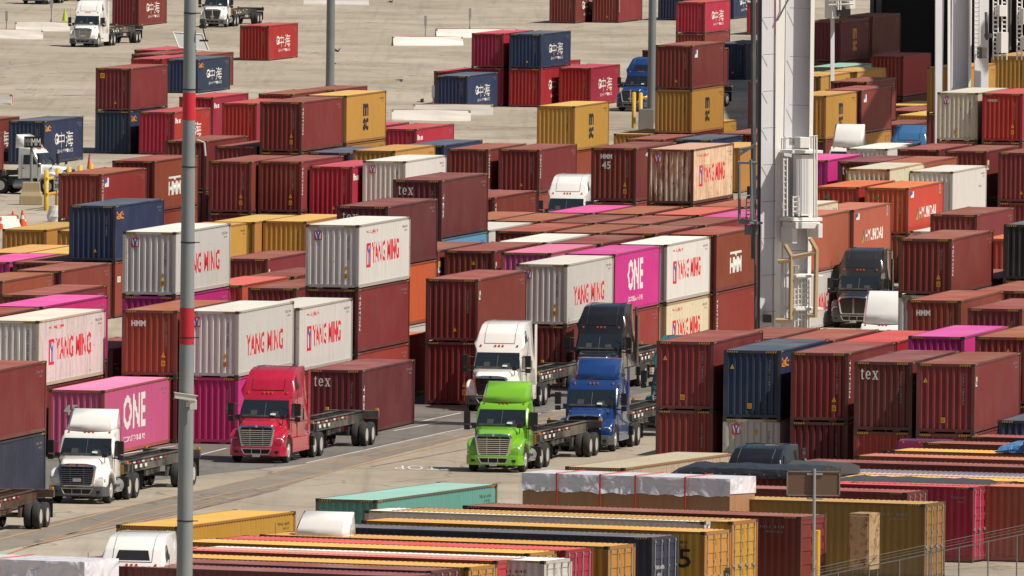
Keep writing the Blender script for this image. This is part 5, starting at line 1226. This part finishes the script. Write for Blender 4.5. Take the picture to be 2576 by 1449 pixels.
# sign board seen from behind
t = empty('sign_board', (10.86, 593.91, 0), 0, 'brown back of a framed sign board on a galvanised post at lower right', 'sign')
SY = t.location.y; SZ = lambda py: CAM_H-(py+920.5)*SY/42000; k_ = SY/42000
b = MB(); b.bar((0, 0, 0), (-.02, 0, SZ(1172)), .055, 12); obj('post', b.mesh('post', smooth=True), STEEL, t)
b = MB(); b.box(-70*k_, 63*k_, .08, .11, SZ(1238), SZ(1181)); obj('sign_plate', b.mesh('sign_plate'), mat('sign_back_brown', (.15, .085, .055), .6), t)
b = MB()
for q in ((-71, -68, 1240, 1179), (61, 64, 1240, 1179), (-71, 64, 1241, 1238), (-71, 64, 1181, 1178)): b.box(q[0]*k_, q[1]*k_, .05, .12, SZ(q[2]), SZ(q[3]))
obj('frame', b.mesh('frame'), mat('sign_frame', (.22, .21, .18), .5), t)
b = MB(); b.box(-20*k_, 20*k_, .04, .08, SZ(1188), SZ(1183)); b.box(-20*k_, 20*k_, .04, .08, SZ(1250), SZ(1246)); obj('bracket', b.mesh('bracket'), STEEL, t)
FST = mat('dull_fence_steel', (.16, .15, .14), .6)
# wire fence at lower right
F0 = Vector((10.56, 591.06, 0)); F1 = Vector((19.78, 624.56, 0)); d = F1-F0; FL = d.length; fa = math.atan2(d.y, d.x)
t = empty('wire_fence', F0, fa, 'thin wire fence with strands on top at the lower right', 'fence')
b = MB()
for k in range(int(FL/4.5)+1): b.bar((k*4.5, 0, 0), (k*4.5, 0, 2.1), .03, 6); b.bar((k*4.5, 0, 2.1), (k*4.5+.0, -.3, 2.45), .014, 5)
obj('post', b.mesh('post'), FST, t)
b = MB(); b.bar((0, 0, 2.05), (FL, 0, 2.05), .024, 6); obj('top_rail', b.mesh('top_rail'), FST, t)
b = MB()
for dy, z in ((-.1, 2.2), (-.2, 2.32), (-.3, 2.45)): b.bar((0, dy, z), (FL, dy, z), .008, 4)
obj('barbed_wire', b.mesh('barbed_wire'), FST, t)
b = MB(); n = int(FL/.25)
for k in range(n): b.bar((k*.25, 0, .05), (min(FL, k*.25+2.0), 0, 2.05), .0022, 3, caps=False); b.bar((min(FL, k*.25+2.0), 0, .05), (k*.25, 0, 2.05), .0022, 3, caps=False)
obj('wire_mesh', b.mesh('wire_mesh', fix=False), FST, t)
# tan cabinet and yellow panel in front of the olive container
CABI = weathered('cabinet_tan', (.50, .33, .18), rust=1.6, stain=.3)
t = empty('steel_cabinet', (12.96, 617.91, 0), -R(22), 'tan rust specked steel cabinet in front of the olive yellow container', 'cabinet')
b = MB(); b.box(-.36, .44, -.1, 1.0, .9, 3.0); obj('body', b.mesh('body', bevel=.02), CABI, t); b = MB(); b.box(-.30, .38, -.125, -.1, .98, 2.9); obj('door', b.mesh('door', bevel=.01), CABI, t)
b = MB(); b.box(-.34, -.28, 0, .06, 0, .9); b.box(.34, .40, 0, .06, 0, .9); b.box(-.34, -.28, .9, .96, 0, .9); b.box(.34, .40, .9, .96, 0, .9); obj('stand', b.mesh('stand'), DUSTF, t)
t = empty('yellow_locker', (11.23, 617.68, 0), -R(10), 'narrow yellow locker beside the sign post', 'locker')
b = MB(); b.box(-.22, .22, 0, .5, 0, 2.35); obj('body', b.mesh('body', bevel=.02), YBOL, t); b = MB(); b.box(-.18, .18, -.02, 0, .1, 2.2); b.box(.10, .13, -.05, -.02, 1.1, 1.25); obj('door', b.mesh('door'), YBOL, t)
